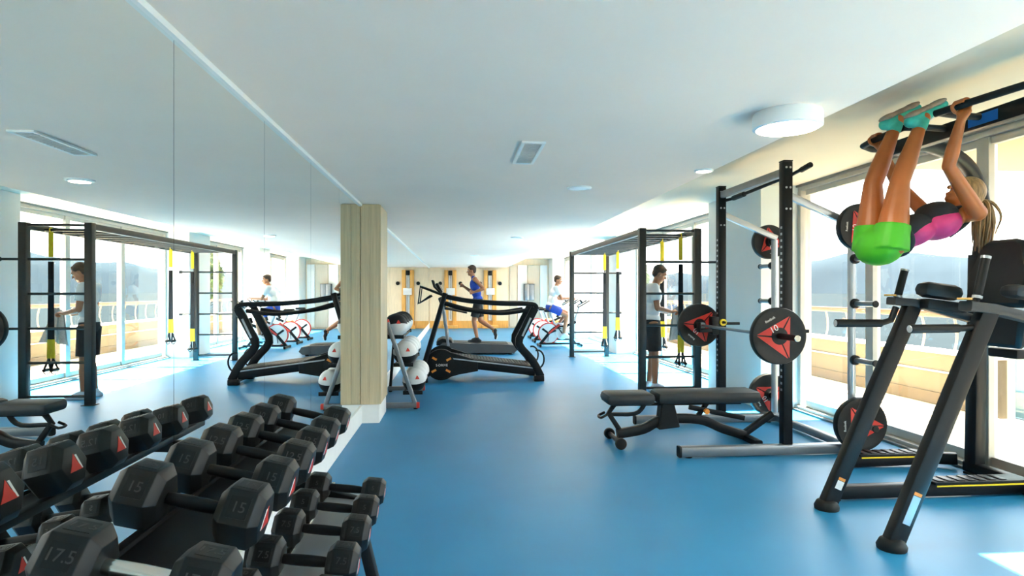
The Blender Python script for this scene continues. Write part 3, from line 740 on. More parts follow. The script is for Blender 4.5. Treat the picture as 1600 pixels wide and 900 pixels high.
pobj('shaft', tube([(BXc, 4.87, BZ), (BXc, 6.37, BZ)], .0145, 12), 'grey_steel', t)
for yy, sg in ((4.87, -1), (6.37, 1)):
    pobj('sleeve', tube([(BXc, yy, BZ), (BXc, yy + sg * .36, BZ)], .025, 16), 'black_steel', t)
    pobj('collar', disc((BXc, yy + sg * .0, BZ), (0, -sg, 0), .038, .03, 20), 'grey_steel', t)
    pobj('sleeve_end', disc((BXc, yy + sg * .3605, BZ), (0, sg, 0), .026, .006, 20), 'chrome', t)
plate(BXc, 4.80, BZ, 'black bumper plate with red triangle emblem on the near end of the barbell', rot=-.5)
plate(BXc, 6.44, BZ, 'black bumper plate with red triangle emblem on the far end of the barbell', rot=1.45)
plate(UXR, UYN - .11, 1.92, 'black bumper plate with red emblem high on the near rear post, beside the woman', rot=.5, r=.20)
plate(UXR, UYN - .11, .27, 'black bumper plate with red emblem low on the near rear post of the rack', rot=.6, r=.225)
plate(UXR, UYF + .12, 1.92, 'black bumper plate with red emblem high on the far rear post of the rack', rot=2.4, r=.185)
plate(UXR, UYF + .12, .27, 'black bumper plate with red emblem low on the far rear post, behind the bench', rot=1.1, r=.225)

# ------------------------------------------------------------------ adjustable bench
def bench():
    Yc = 5.47
    t = thing('weight_bench', 'black adjustable weight bench with split padded top on the blue floor', 'bench', (2.0, Yc, 0))
    def Q(px, py, dy=0): p = P(px, py, Yc); return Vector((p.x, Yc + dy, max(p.z, .03)))
    zt = .475
    pobj('seat_pad', bx(1.335, 1.775, Yc - .16, Yc + .16, zt - .105, zt - .005, .04), 'pad_grey', t)
    pobj('back_pad', bx(1.80, 2.76, Yc - .15, Yc + .15, zt - .105, zt + .005, .04), 'pad_grey', t)
    pobj('pad_support', beam([(1.42, Yc, zt - .118), (2.62, Yc, zt - .118)], .05, .025), 'black_steel', t)
    pobj('main_beam', beam(smooth_path([(1.46, Yc, .09), (1.70, Yc, .13), (1.88, Yc, .21), (2.22, Yc, .21), (2.45, Yc, .12), (2.66, Yc, .055)], 4), .07, .085), 'black_steel', t)
    pobj('front_leg', beam([(2.64, Yc, .055), (2.93, Yc, .25)], .05, .06), 'black_steel', t)
    pobj('shroud', prism([(-.10, .0), (.10, .02), (.04, .26), (-.07, .26)], .12, plane_mat(Vector((1.93, Yc + .06, .13)), (1, 0, 0), (0, 0, 1)), bevel=.008), 'black_rubber', t)
    pobj('rear_strut', beam([(1.45, Yc, .38), (1.38, Yc, .28), (1.50, Yc, .10)], .035, .045), 'black_steel', t)
    pobj('seat_hanger', beam(smooth_path([(1.40, Yc, .27), (1.62, Yc, .27), (1.70, Yc, .33), (1.72, Yc, .39)], 3), .03, .035), 'black_steel', t)
    pobj('adjust_arm', beam([(2.18, Yc, .19), (2.32, Yc, .38)], .04, .04), 'black_steel', t)
    pobj('adjust_ladder', beam([(2.12, Yc - .04, .33), (2.64, Yc - .04, .22)], .03, .045), 'black_steel', t)
    pobj('adjust_knob', disc((2.255, Yc - .09, .30), (0, -1, 0), .024, .035, 16), 'orange_paint', t)
    pobj('rear_axle', tube([(1.44, Yc - .20, .05), (1.44, Yc + .20, .05)], .022, 10), 'black_steel', t)
    for sg in (-1, 1):
        pobj('wheel', disc((1.44, Yc + sg * .18, .05), (0, sg, 0), .05, .045, 24, .008), 'black_rubber', t)
    pobj('front_foot', beam([(2.68, Yc - .24, .033), (2.68, Yc + .24, .033)], .07, .055), 'black_steel', t)
    pobj('handle', tube(smooth_path([(1.36, Yc - .05, .28), (1.30, Yc - .05, .25), (1.30, Yc + .05, .25), (1.36, Yc + .05, .28)], 3), .012, 8), 'black_steel', t)
bench()

# ------------------------------------------------------------------ dip and pull-up tower
def tower():
    t = thing('pull_up_tower', 'black dip and pull-up tower with padded backrest, the woman hangs from it', 'exercise tower', (3.0, 3.45, 0))
    Ya, Yb = 3.71, 3.10
    for Y, f0, f1 in ((Ya, (1294, 786), (1425, 478)), (Yb, (1396, 850), (1543, 486))):
        a, b = P(*f0, Y), P(*f1, Y); a.z = .04
        leg = pobj('front_leg', beam([a, b], .068, .10), 'black_steel', t)
        pobj('foot_boot', lathe([(0, 0), (.072, 0), (.075, .02), (.06, .05), (.045, .06), (0, .06)], Matrix.Translation((a.x - .01, Y, 0)), 20), 'black_rubber', t)
        d = (b - a).normalized(); q = a + d * (.10 if Y == Ya else .16)
        n = Vector((d.z, 0, -d.x)); n = -n if n.x > 0 else n
        ln = .055 if Y == Ya else .16
        for nm, o1, l2, mm in (('sticker', 0, ln, 'white_print' if Y == Ya else 'silver_steel'), ('sticker_band', ln * .5 + .012, .018, 'orange_paint')):
            c = q + d * (.03 + o1)
            M = plane_mat(c + Vector((0, -.035, 0)), n * -1, d)
            bm = B(); tm = B(); box(tm, (0, 0, 0), (.045, l2, .003)); merge(bm, tm, M); pobj(nm, bm, mm, leg, 0)
    # arm platforms running back to the backrest
    pobj('arm', beam([P(1392, 470, Ya), P(1425, 473, Ya), P(1515, 497, 3.62)], .085, .05), 'pad_grey', t)
    pobj('arm', beam([P(1508, 478, Yb), P(1545, 482, Yb), P(1640, 505, 3.16)], .09, .055), 'pad_grey', t)
    pobj('arm_cap', disc(P(1391, 468, Ya) + Vector((0, 0, .022)), (0, 0, 1), .035, .012, 20), 'orange_wood', t)
    pobj('arm_cap', disc(P(1507, 476, Yb) + Vector((0, 0, .026)), (0, 0, 1), .035, .012, 20), 'orange_wood', t)
    c = P(1467, 460, 3.66)
    pobj('elbow_pad', box(B(), c + Vector((0, 0, .02)), (.27, .13, .10), rot=(0, .12, 0), bevel=.045), 'pad_grey', t)
    pobj('elbow_pad_base', box(B(), c + Vector((.01, 0, -.075)), (.28, .14, .07), rot=(0, .12, 0), bevel=.02), 'vinyl_black', t)
    pobj('elbow_pad', box(B(), (3.19, 3.14, 1.37), (.30, .13, .075), rot=(0, .12, 0), bevel=.034), 'pad_grey', t)
    pobj('backrest', prism([(-.20, -.14), (.20, -.14), (.21, .05), (.15, .24), (.10, .27), (-.10, .27), (-.15, .24), (-.21, .05)], .07, plane_mat(Vector((3.28, 3.40, 1.42)), (0, -1, 0), (.18, 0, 1)), bevel=.022), 'vinyl_black', t)
    pobj('lumbar_pad', prism([(-.17, -.10), (.17, -.10), (.19, .09), (-.19, .09)], .07, plane_mat(Vector((3.27, 3.40, 1.15)), (0, -1, 0), (.05, 0, 1)), bevel=.022), 'vinyl_black', t)
    pobj('pad_bracket', bx(3.26, 3.40, 3.30, 3.50, .985, 1.04, .01), 'black_steel', t)
    # upright grips and dip handles
    for (g0, g1, Y) in (((1402, 466), (1414, 421), Ya), ((1526, 468), (1541, 400), Yb + .05)):
        a, b = P(*g0, Y), P(*g1, Y); d = b - a
        pobj('grip_stem', tube([a - d * .1, b], .016, 12), 'black_steel', t)
        pobj('grip', tube([a + d * .12, b - d * .04], .023, 14), 'black_rubber', t)
        for k in (.06, .97): pobj('grip_collar', tube([a + d * (k - .03), a + d * (k + .03)], .025, 14), 'silver_steel', t)
    a = [P(1306, 505, Ya), P(1376, 505, Ya), P(1392, 500, Ya), P(1400, 480, Ya)]
    pobj('dip_handle', tube(a, .020, 12), 'black_steel', t); pobj('dip_grip', tube([a[0], a[1]], .026, 14), 'black_rubber', t)
    a = [P(1422, 514, Yb), P(1497, 513, Yb), P(1520, 512, Yb)]
    pobj('dip_handle', tube(a, .018, 12), 'black_steel', t); pobj('dip_grip', tube([a[0], a[1]], .024, 14), 'black_rubber', t)
    for (p0_, p1_) in ((P(1306, 505, Ya), Vector((-1, 0, 0))), (P(1422, 514, Yb), Vector((-1, 0, 0)))): pobj('grip_end', disc(p0_, p1_, .02, .006, 14, .002), 'silver_steel', t)
    # rear posts, curved arms, beam
    for k, Y in enumerate((4.30, 2.50)):
        ymid = 3.40; s_ = 1 if Y > ymid else -1
        base = Vector((3.90, Y, .06)); top = Vector((3.93, Y, 1.66))
        crv = [tuple(P(*q)) for q in ((1531, 400, 4.29), (1536, 355, 4.28), (1532, 305, 4.25), (1516, 266, 4.19), (1487, 241, 4.11), (1448, 227, 4.03))] + [(3.10, 3.98, 2.39)]
        crv = [Vector((x, y if s_ > 0 else Y + (4.30 - y), z)) for x, y, z in crv]
        pobj('rear_post', beam([base, top], .09, .11), 'black_steel', t)
        pobj('curved_arm', tube(smooth_path(crv, 5), .052, 14), 'black_steel', t)
    pobj('head_beam', beam([(3.08, 4.05, 2.385), (3.08, 2.40, 2.385)], .07, .10), 'black_steel', t)
    bm = B(); box(bm, (3.043, 3.30, 2.385), (.004, .20, .06), bevel=.001); pobj('blue_badge', bm, 'sign_blue', t, 0)
    pobj('pull_up_bar', tube([(3.05, 4.04, 2.37), (2.90, 4.05, 2.375), (2.80, 4.00, 2.385), (2.79, 3.90, 2.395), (2.80, 3.62, 2.41)], .021, 12), 'black_rubber', t)
    pobj('pull_up_bar', tube([(2.75, 3.30, 2.405), (2.80, 3.1, 2.415), (2.88, 2.85, 2.43), (3.0, 2.55, 2.44), (3.06, 2.45, 2.42)], .021, 12), 'black_rubber', t)
    pobj('bar_link', tube([(2.80, 3.62, 2.41), (2.92, 3.58, 2.405), (3.06, 3.58, 2.40)], .02, 10), 'black_rubber', t)
    pobj('bar_link', tube([(2.755, 3.28, 2.405), (2.92, 3.32, 2.403), (3.06, 3.32, 2.40)], .02, 10), 'black_rubber', t)
    # base rails with ribbed step plates
    for (Y, x0, x1) in ((4.56, 3.10, 3.72), (3.86, 2.52, 3.84)):
        pobj('base_rail', beam(smooth_path([(x0, Y, .055), (x0 + .3, Y, .055), (3.60, Y, .06), (x1, Y, .065), (3.90, Y + (4.30 - Y) * .35, .075)], 4) if Y > 4.3 else [(x0, Y, .055), (3.86, Y, .055)], .07, .09), 'black_steel', t)
        xs = 3.12 if Y > 4.3 else 3.16
        st = pobj('step_plate', bx(xs, xs + .56 if Y > 4.3 else 3.84, Y - .07, Y + .07, .1005, .118, .003), 'black_rubber', t)
        pobj('yellow_line', bx(xs + .01, xs + .55 if Y > 4.3 else 3.83, Y - .0735, Y - .0705, .088, .098), 'yellow', st, 0)
        for j in range(7):
            pobj('rib', bx(xs + .03 + j * .075, xs + .075 + j * .075, Y - .055, Y + .055, .1182, .124, .002), 'black_steel', st)
    pobj('rail_cap', bx(2.50, 2.519, 3.82, 3.90, .005, .105, .003), 'black_rubber', t)
    pobj('rear_beam', beam([(3.90, 4.36, .055), (3.90, 2.40, .055)], .09, .08), 'black_steel', t)
    for yy in (4.30, 2.5, 3.86): pobj('foot_pad', bx(3.85, 3.95, yy - .05, yy + .05, 0, .0149), 'black_rubber', t)
tower()

# ------------------------------------------------------------------ people
def blob(name, prims, voxel, m, parent, smooth=4):
    """prims: ('c',p0,p1,r0,r1) tapered capsule, ('f',p0,p1,r0,r1) flat-ended frustum, ('e',c,radii,rot3x3) ellipsoid; fused into one skin"""
    bm = B()
    for q in prims:
        t = bmesh.new()
        if q[0] == 'e':
            bmesh.ops.create_uvsphere(t, u_segments=20, v_segments=12, radius=1)
            M = Matrix.Translation(q[1]) @ (q[3].to_4x4() if len(q) > 3 and q[3] is not None else Matrix.Identity(4)) @ Matrix.Diagonal((*q[2], 1))
            merge(bm, t, M)
        else:
            p0, p1 = Vector(q[1]), Vector(q[2]); L = (p1 - p0).length
            if L > 1e-5:
                bmesh.ops.create_cone(t, cap_ends=True, segments=18, radius1=q[3], radius2=q[4], depth=L)
                merge(bm, t, along((p0 + p1) / 2, p1 - p0))
            else: t.free()
            if q[0] == 'c':
                for p, r in ((p0, q[3]), (p1, q[4])):
                    t = bmesh.new(); bmesh.ops.create_uvsphere(t, u_segments=16, v_segments=10, radius=r); merge(bm, t, Matrix.Translation(p))
    me = bpy.data.meshes.new('b'); bm.to_mesh(me); bm.free()
    o = bpy.data.objects.new('b', me); C.objects.link(o)
    r = o.modifiers.new('r', 'REMESH'); r.mode = 'VOXEL'; r.voxel_size = voxel; r.use_smooth_shade = True
    if smooth:
        k = o.modifiers.new('s', 'SMOOTH'); k.factor = .5; k.iterations = smooth
    me2 = bpy.data.meshes.new_from_object(o.evaluated_get(bpy.context.evaluated_depsgraph_get()))
    bpy.data.objects.remove(o); bpy.data.meshes.remove(me)
    me2.name = name; me2.materials.clear(); me2.materials.append(MATS[m])
    for p in me2.polygons: p.use_smooth = True
    q = bpy.data.objects.new(name, me2); C.objects.link(q)
    if parent: pset(q, parent)
    return q
def basis(fwd, up):
    f = Vector(fwd).normalized(); u = Vector(up); u = (u - f * u.dot(f)).normalized(); l = u.cross(f)
    return f, l, u, Matrix((f, l, u)).transposed()
def head_prims(c, fwd, up, s=1):
    f, l, u, R = basis(fwd, up)
    q = [('e', c + u * .02 * s - f * .008 * s, (.098 * s, .077 * s, .105 * s), R), ('e', c - u * .055 * s + f * .03 * s, (.058 * s, .055 * s, .062 * s), R),
         ('e', c - u * .092 * s + f * .062 * s, (.026 * s, .026 * s, .02 * s), R),
         ('c', c + u * .012 * s + f * .088 * s, c - u * .028 * s + f * .108 * s, .008 * s, .014 * s),       # nose
         ('e', c - u * .062 * s + f * .086 * s, (.012 * s, .026 * s, .010 * s), R),                          # lips
         ('c', c + u * .026 * s + f * .080 * s + l * .035 * s, c + u * .026 * s + f * .086 * s - l * .035 * s, .010 * s, .010 * s)]
    for sg in (-1, 1):
        q.append(('e', c - f * .01 * s + l * sg * .078 * s - u * .012 * s, (.020 * s, .010 * s, .032 * s), R))
    return q
def eyes(c, fwd, up, s, parent):
    f, l, u, R = basis(fwd, up)
    for sg in (-1, 1):
        p = c + f * .080 * s + l * sg * .032 * s + u * .006 * s
        t = bmesh.new(); bmesh.ops.create_uvsphere(t, u_segments=12, v_segments=8, radius=.012 * s); b = B(); merge(b, t, Matrix.Translation(p)); e = pobj('eye', b, 'white_print', parent)
        t = bmesh.new(); bmesh.ops.create_uvsphere(t, u_segments=10, v_segments=6, radius=.0075 * s); b = B(); merge(b, t, Matrix.Translation(p + f * .0065 * s)); pobj('iris', b, 'hair_brown', e)
def hand_prims(w, d, n, s, curl=.5, thumb=1):
    """w wrist, d hand direction, n palm normal (fingers curl towards it), thumb=+1/-1 side"""
    d = Vector(d).normalized(); n = Vector(n); n = (n - d * n.dot(d)).normalized(); a = d.cross(n) * thumb
    q = []
    for k in range(4):
        o = (1.5 - k) * .019 * s
        q.append(('c', w + a * o * .7 + d * .012 * s, w + a * o + d * .082 * s, .014 * s, .0115 * s))
        p = w + a * o + d * .082 * s; dd = d.copy(); L = (.036, .041, .038, .030)[k] * s
        for j, (fl, rr) in enumerate(((1, .0095), (.78, .0088), (.62, .0078))):
            ax = d.cross(n); dd = Quaternion(ax, -(curl * (1.0 + .15 * j))) @ dd if (Quaternion(ax, -(curl)) @ d).dot(n) > 0 else Quaternion(ax, curl * (1 + .15 * j)) @ dd
            e = p + dd * L * fl; q.append(('c', p, e, rr * s, rr * .93 * s)); p = e
    p = w + a * .026 * s + d * .022 * s; e = p + (d * .6 + a * .7 + n * .35).normalized() * .04 * s
    q += [('c', w + d * .01 * s, p, .016 * s, .014 * s), ('c', p, e, .013 * s, .011 * s), ('c', e, e + (d * .9 + a * .1 + n * .5).normalized() * .032 * s, .010 * s, .009 * s)]
    return q
def grip_prims(cb, bd, w, s, inner, R=.021):
    """hand closed around a bar of radius R: cb bar point, bd bar direction, w wrist"""
    bd = Vector(bd).normalized(); tow = (w - cb); tow = (tow - bd * tow.dot(bd)).normalized(); oth = bd.cross(tow)
    if oth.dot(Vector((-1, 0, 0))) < 0: oth = -oth
    q = [('c', w, cb + tow * (R + .022) + oth * -.0 + bd * .025 * s, .024 * s, .018 * s), ('c', w, cb + tow * (R + .022) - bd * .025 * s, .024 * s, .018 * s)]
    rr = R + .009
    for k in range(4):
        b = cb + bd * ((k - 1.5) * .0205 * s)
        pts = [b + (tow * math.cos(a) - oth * math.sin(a)) * rr for a in (.2, 1.0, 1.8, 2.6, 3.4, 4.1)]
        for j, (p, e) in enumerate(zip(pts, pts[1:])): q.append(('c', p, e, (.0102 - .0004 * j) * s, (.0098 - .0004 * j) * s))
    b = cb + bd * inner * .047 * s
    pts = [b + bd * inner * -.01 + (tow * math.cos(a) + oth * math.sin(a)) * (rr + .002) for a in (0, .7, 1.4, 2.0)]
    for p, e in zip(pts, pts[1:]): q.append(('c', p, e, .0115 * s, .0105 * s))
    return q
def limb(a, b, c, r, s):
    """three joints with radii list r: start, bulge, mid, bulge, end"""
    a, b, c = Vector(a), Vector(b), Vector(c)
    return [('c', a, a.lerp(b, .4), r[0] * s, r[1] * s), ('c', a.lerp(b, .4), b, r[1] * s, r[2] * s), ('c', b, b.lerp(c, .32), r[2] * s, r[3] * s), ('c', b.lerp(c, .32), c, r[3] * s, r[4] * s)]
ARM = (.052, .046, .037, .040, .026); LEG = (.086, .078, .054, .056, .037)

def hanging_woman():
    t = thing('person', 'woman in pink and black top and green shorts hanging with raised legs', 'person', (2.8, 3.54, 1.6))
    yn, yf = 3.455, 3.625
    hipc = P(1376, 381, 3.54)
    hn, hf = Vector((hipc.x, yn, hipc.z)), Vector((hipc.x - .005, yf, hipc.z + .005))
    kn, kf = P(1406, 284, 3.455), P(1364, 288, 3.625)
    an, af = P(1438, 196, 3.455), P(1398, 200, 3.61)
    shc = P(1489, 340, 3.54); sn = Vector((shc.x + .01, 3.375, shc.z + .01)); sf = Vector((shc.x - .01, 3.705, shc.z + .01))
    hc = P(1505, 303, 3.54)
    bn, bf = Vector((2.787, 3.155, 2.412)), Vector((2.79, 3.85, 2.399))
    wn, wf_ = Vector((2.81, 3.19, 2.335)), Vector((2.815, 3.83, 2.32))
    en, ef = P(1482, 260, 3.27), Vector((2.90, 3.82, 2.11))
    sp = (shc - hipc); sd_ = sp.normalized(); fr = Vector((-sd_.z, 0, sd_.x))          # front of the trunk (upwards)
    w = hipc.lerp(shc, .42); ch = hipc.lerp(shc, .78)
    L = Vector((0, 1, 0)); R = Matrix((fr, L, sd_)).transposed()
    pr = [('e', hipc + sd_ * .01, (.105, .155, .105), R), ('e', w, (.078, .122, .12), R), ('e', ch, (.095, .145, .13), R), ('c', sn, sf, .052, .052),
          ('e', ch + fr * .06 + L * -.06, (.05, .058, .055), R), ('e', ch + fr * .06 + L * .06, (.05, .058, .055), R),
          ('c', shc + sd_ * .01, hc - (hc - shc) * .25, .050, .046)]
    pr += limb(hn, kn, an, (.092, .080, .054, .054, .034), 1) + limb(hf, kf, af, (.092, .080, .054, .054, .034), 1)
    pr += limb(sn, en, wn, (.050, .043, .034, .037, .024), 1) + limb(sf, ef, wf_, (.050, .043, .034, .037, .024), 1)
    pr += grip_prims(bn, (.2, -1, .06), wn, .92, -1) + grip_prims(bf, (.02, -1, .03), wf_, .92, -1)
    hf_, hu_ = (-.80, -.0, .60), (.60, 0, .80)
    pr += head_prims(hc, hf_, hu_, .93)
    for a, k in ((an, kn), (af, kf)):
        pr.append(('c', a, a + (a - k).normalized() * .05, .034, .04))
    body = blob('body', pr, .0065, 'skin_tan', t, 3)
    eyes(hc, hf_, hu_, .93, body)
    # shorts
    pr = [('e', hipc + sd_ * .0, (.118, .168, .118), R), ('e', hipc - fr * .02 - sd_ * .02, (.11, .165, .115), R)]
    for h_, k_ in ((hn, kn), (hf, kf)):
        pr += [('f', h_ - (k_ - h_) * .12, h_.lerp(k_, .30), .106, .094)]
    blob('shorts', pr, .009, 'cloth_green', t, 3)
    blob('top', [('f', hipc + sd_ * .105, w, .10, .088), ('e', w, (.088, .131, .13), R), ('e', ch - sd_ * .01, (.103, .153, .125), R),
                 ('e', ch + fr * .062 + L * -.06, (.052, .060, .057), R), ('e', ch + fr * .062 + L * .06, (.052, .060, .057), R)], .009, 'cloth_pink', t, 4)
    q = blob('front_panel', [('e', w + fr * .030 - sd_ * .02, (.085, .124, .15), R), ('e', ch + fr * .040, (.096, .135, .115), R), ('e', ch + fr * .070 + L * -.06, (.056, .064, .062), R), ('e', ch + fr * .070 + L * .06, (.056, .064, .062), R)], .009, 'cloth_black', t, 4)
    blob('waistband', [('e', hipc + sd_ * .085, (.118, .170, .055), R)], .009, 'cloth_black', t, 2)
    for sg in (-1, 1):
        a = ch + fr * .07 + L * sg * .075; b = shc + L * sg * .085 + fr * .05 + sd_ * .02; c_ = shc + L * sg * .09 - fr * .045
        pobj('shoulder_strap', tube(smooth_path([a, b, shc + L * sg * .09 + sd_ * .045, c_, ch - fr * .09 + L * sg * .06], 4), .012, 8), 'cloth_black', t)
    # hair and ponytail
    f, l, u, Rh = basis(hf_, hu_)
    blob('hair', [('e', hc + u * .030 - f * .022, (.098, .084, .100), Rh), ('e', hc - f * .055 - u * .01, (.06, .075, .075), Rh)], .007, 'hair_blond', t, 3)
    tie = hc - f * .105 + u * .03
    pobj('hair_tie', tube([tie + (l * math.cos(a) + u * math.sin(a)) * .02 for a in [2 * PI * i / 12 for i in range(12)]], .008, 6, True), 'cloth_black', t)
    b0 = tie; bm = B(); rnd = random.Random(3)
    for i in range(46):
        ox, oy = rnd.gauss(0, .014), rnd.gauss(0, .016); ln = rnd.uniform(.20, .33)
        pts = smooth_path([b0, b0 + Vector((.035 + ox, oy, -.02)), b0 + Vector((.035 + ox * 2 + .01 * math.sin(i), oy * 1.8, -ln * .5)), b0 + Vector((.02 + ox * 1.6, oy * 1.4, -ln))], 4)
        tube(pts, .011, 5, bm=bm, radii=[1 - .75 * (k / (len(pts) - 1)) ** 2 for k in range(len(pts))])
    pobj('ponytail', bm, 'hair_blond', t, 60)
    for sg_, a, k in ((0, an, kn), (1, af, kf)):
        Y = a.y; heel = a + Vector((-.07, 0, .030)); toe = a + Vector((.150, 0, .135))
        d = (toe - heel).normalized(); n = Vector((-d.z, 0, d.x))
        sh = blob('shoe', [('c', heel - n * .012, heel.lerp(toe, .5) - n * .014, .036, .034), ('c', heel.lerp(toe, .5) - n * .014, toe - n * .006, .034, .024), ('c', heel.lerp(toe, .3) - n * .035, a - (a - k).normalized() * .012, .04, .040)], .007, 'shoe_teal', t, 3)
        f3, l3, u3, R3 = basis(d, n)
        blob('sole', [('e', heel.lerp(toe, .15) + n * .022, (.062, .042, .020), R3), ('e', heel.lerp(toe, .5) + n * .020, (.09, .040, .018), R3), ('e', heel.lerp(toe, .83) + n * .020, (.066, .044, .019), R3)], .007, 'shoe_sole', sh, 2)
        pobj('lace', tube([heel.lerp(toe, .55) - n * .045 + l3 * .02, heel.lerp(toe, .5) - n * .055, heel.lerp(toe, .55) - n * .045 - l3 * .02], .005, 6), 'white_print', sh)
hanging_woman()

def figure(name, label, loc, rz, s, J, top, bottom, hair='hair_brown', bottom_len=.9, top_mat='cloth_white', bot_mat='cloth_black', shoes='shoe_white', sleeves=True, hands=None, under=None, voxel=.009, skin='skin', panel=None):
    """J: joints in metres for a 1.8 m person facing +X, left +Y"""
    t = thing('person', label, 'person', loc)
    M = Matrix.Translation(loc) @ Matrix.Rotation(rz, 4, 'Z') @ Matrix.Scale(s, 4); R3 = Matrix.Rotation(rz, 3, 'Z')
    J = {k: M @ Vector(v) for k, v in J.items()}; D = lambda v: R3 @ Vector(v)
    pel, chs, nk, hd = J['pelvis'], J['chest'], J['neck'], J['head']
    spd = (chs - pel).normalized(); L = D((0, 1, 0)); f, l, u, R = basis(L.cross(spd), spd)
    pr = [('e', pel, (.10 * s, .145 * s, .11 * s), R), ('e', pel.lerp(chs, .5), (.092 * s, .135 * s, .15 * s), R), ('e', chs, (.108 * s, .165 * s, .15 * s), R), ('c', J['shl'], J['shr'], .060 * s, .060 * s), ('c', nk - spd * .06 * s, hd - (hd - nk) * .2, .058 * s, .052 * s)]
    hf = D(J_face); 
    pr += head_prims(hd, hf, J_up if not isinstance(J_up, tuple) else D(J_up), s)
    for sd2 in 'lr':
        pr += limb(J['hip' + sd2], J['kn' + sd2], J['an' + sd2], LEG, s) + limb(J['sh' + sd2], J['el' + sd2], J['wr' + sd2], ARM, s)
        d, n, th = hands[sd2]; pr += hand_prims(J['wr' + sd2], D(d), D(n), s, th[1], th[0])
        pr.append(('c', J['an' + sd2], J['an' + sd2] + D((.03, 0, -.03)) * s, .038 * s, .036 * s))
    body = blob('body', pr, voxel, skin, t, 3)
    eyes(hd, hf, D(J_up), s, body)
    f2, l2, u2, Rh = basis(hf, D(J_up))
    blob('hair', [('e', hd + u2 * .045 * s - f2 * .022 * s, (.098 * s, .086 * s, .092 * s), Rh), ('e', hd - f2 * .055 * s + u2 * .0 * s, (.058 * s, .078 * s, .07 * s), Rh), ('e', hd + u2 * .088 * s + f2 * .025 * s, (.052 * s, .062 * s, .030 * s), Rh)], .008, hair, t, 2)
    tp = [('e', pel.lerp(chs, .1), (.118 * s, .155 * s, .09 * s), R), ('e', pel.lerp(chs, .5), (.112 * s, .152 * s, .15 * s), R), ('e', chs, (.120 * s, .176 * s, .155 * s), R)]
    if sleeves:
        tp += [('c', J['shl'], J['shr'], .069 * s, .069 * s)]
        for sd2 in 'lr': tp.append(('f', J['sh' + sd2] - (J['el' + sd2] - J['sh' + sd2]) * .05, J['sh' + sd2].lerp(J['el' + sd2], .62), .066 * s, .066 * s))
    else:
        for sg in (-1, 1): tp.append(('c', chs + l * sg * .10 * s + spd * .1 * s, nk + l * sg * .075 * s - spd * .02 * s, .055 * s, .045 * s))
    tp_o = blob(top, tp, .009, top_mat, t, 3)
    bt = [('e', pel - spd * .01 * s, (.118 * s, .162 * s, .125 * s), R)]
    for sd2 in 'lr': bt.append(('f', J['hip' + sd2] + (J['hip' + sd2] - J['kn' + sd2]) * .05, J['hip' + sd2].lerp(J['kn' + sd2], bottom_len), .104 * s, .098 * s))
    blob(bottom, bt, .009, bot_mat, t, 3)
    for sd2 in 'lr':
        a, k = J['an' + sd2], J['kn' + sd2]; fd = J.get('toe' + sd2); fd = (fd - a) if fd is not None else D((.2, 0, -.075)) * s
        tn = (a - k).normalized(); toe = a + fd; heel = a - Vector((fd.x, fd.y, 0)).normalized() * .055 * s + tn * .06 * s if fd.length else a
        sh = blob('shoe', [('c', a + tn * .015 * s, heel, .044 * s, .036 * s), ('c', heel, a.lerp(toe, .55) + tn * .02 * s, .038 * s, .038 * s), ('c', a.lerp(toe, .55) + tn * .02 * s, toe, .038 * s, .030 * s), ('c', a, a.lerp(toe, .5), .045 * s, .04 * s)], .008, shoes, t, 2)
        blob('sole', [('c', heel + tn * .03 * s, a.lerp(toe, .55) + tn * .052 * s, .022 * s, .022 * s), ('c', a.lerp(toe, .55) + tn * .052 * s, toe + tn * .022 * s, .022 * s, .018 * s)], .008, 'white_print', sh, 2)
    return t, J, D
# man with a towel inside the rig, head bent down
J_face, J_up = (.88, 0, -.42), (.42, 0, .88)
Jm = dict(pelvis=(0, 0, .98), chest=(.02, 0, 1.34), neck=(.04, 0, 1.52), head=(.11, 0, 1.655), shl=(.0, .185, 1.46), shr=(.0, -.185, 1.46), ell=(.03, .24, 1.17), elr=(.03, -.23, 1.17), wrl=(.25, .12, 1.10), wrr=(.25, -.10, 1.12),
          hipl=(0, .095, .93), hipr=(0, -.095, .93), knl=(.03, .11, .50), knr=(.02, -.11, .50), anl=(-.02, .11, .085), anr=(.02, -.12, .085))
tm_, J_, D_ = figure('man', 'man in white shirt and black shorts drying his hands on a towel', (2.76, 8.46, 0), -.12, .985, Jm, 't_shirt', 'shorts', hair='hair_brown', bottom_len=.86, hands={'l': ((.9, -.25, .15), (0, -.3, -1), (-1, .9)), 'r': ((.9, .25, .15), (0, .3, -1), (1, .9))})
def towel():
    a, b = J_['wrl'], J_['wrr']; c = (a + b) / 2 + D_((.08, 0, .02))
    bm = B(); nu, nv = 16, 22; g = []
    for i in range(nu + 1):
        row = []
        for j in range(nv + 1):
            u = i / nu - .5; v = j / nv
            p = c + D_((.02 + u * .30 * (.45 + .7 * v) + .05 * v, .03 * math.sin(u * 17 + 1.3 * v) * (.4 + v) - .02, .06 - v * .44 + .05 * u - .03 * abs(u) * 2))
            row.append(bm.verts.new(p))
        g.append(row)
    for i in range(nu):
        for j in range(nv): bm.faces.new((g[i][j], g[i + 1][j], g[i + 1][j + 1], g[i][j + 1]))
    bmesh.ops.solidify(bm, geom=bm.faces[:], thickness=.012)
    o = obj('towel', bm, 'towel', None, 60); tag(o, 'light grey towel hanging from the hands of the man in the rig', 'towel')
towel()
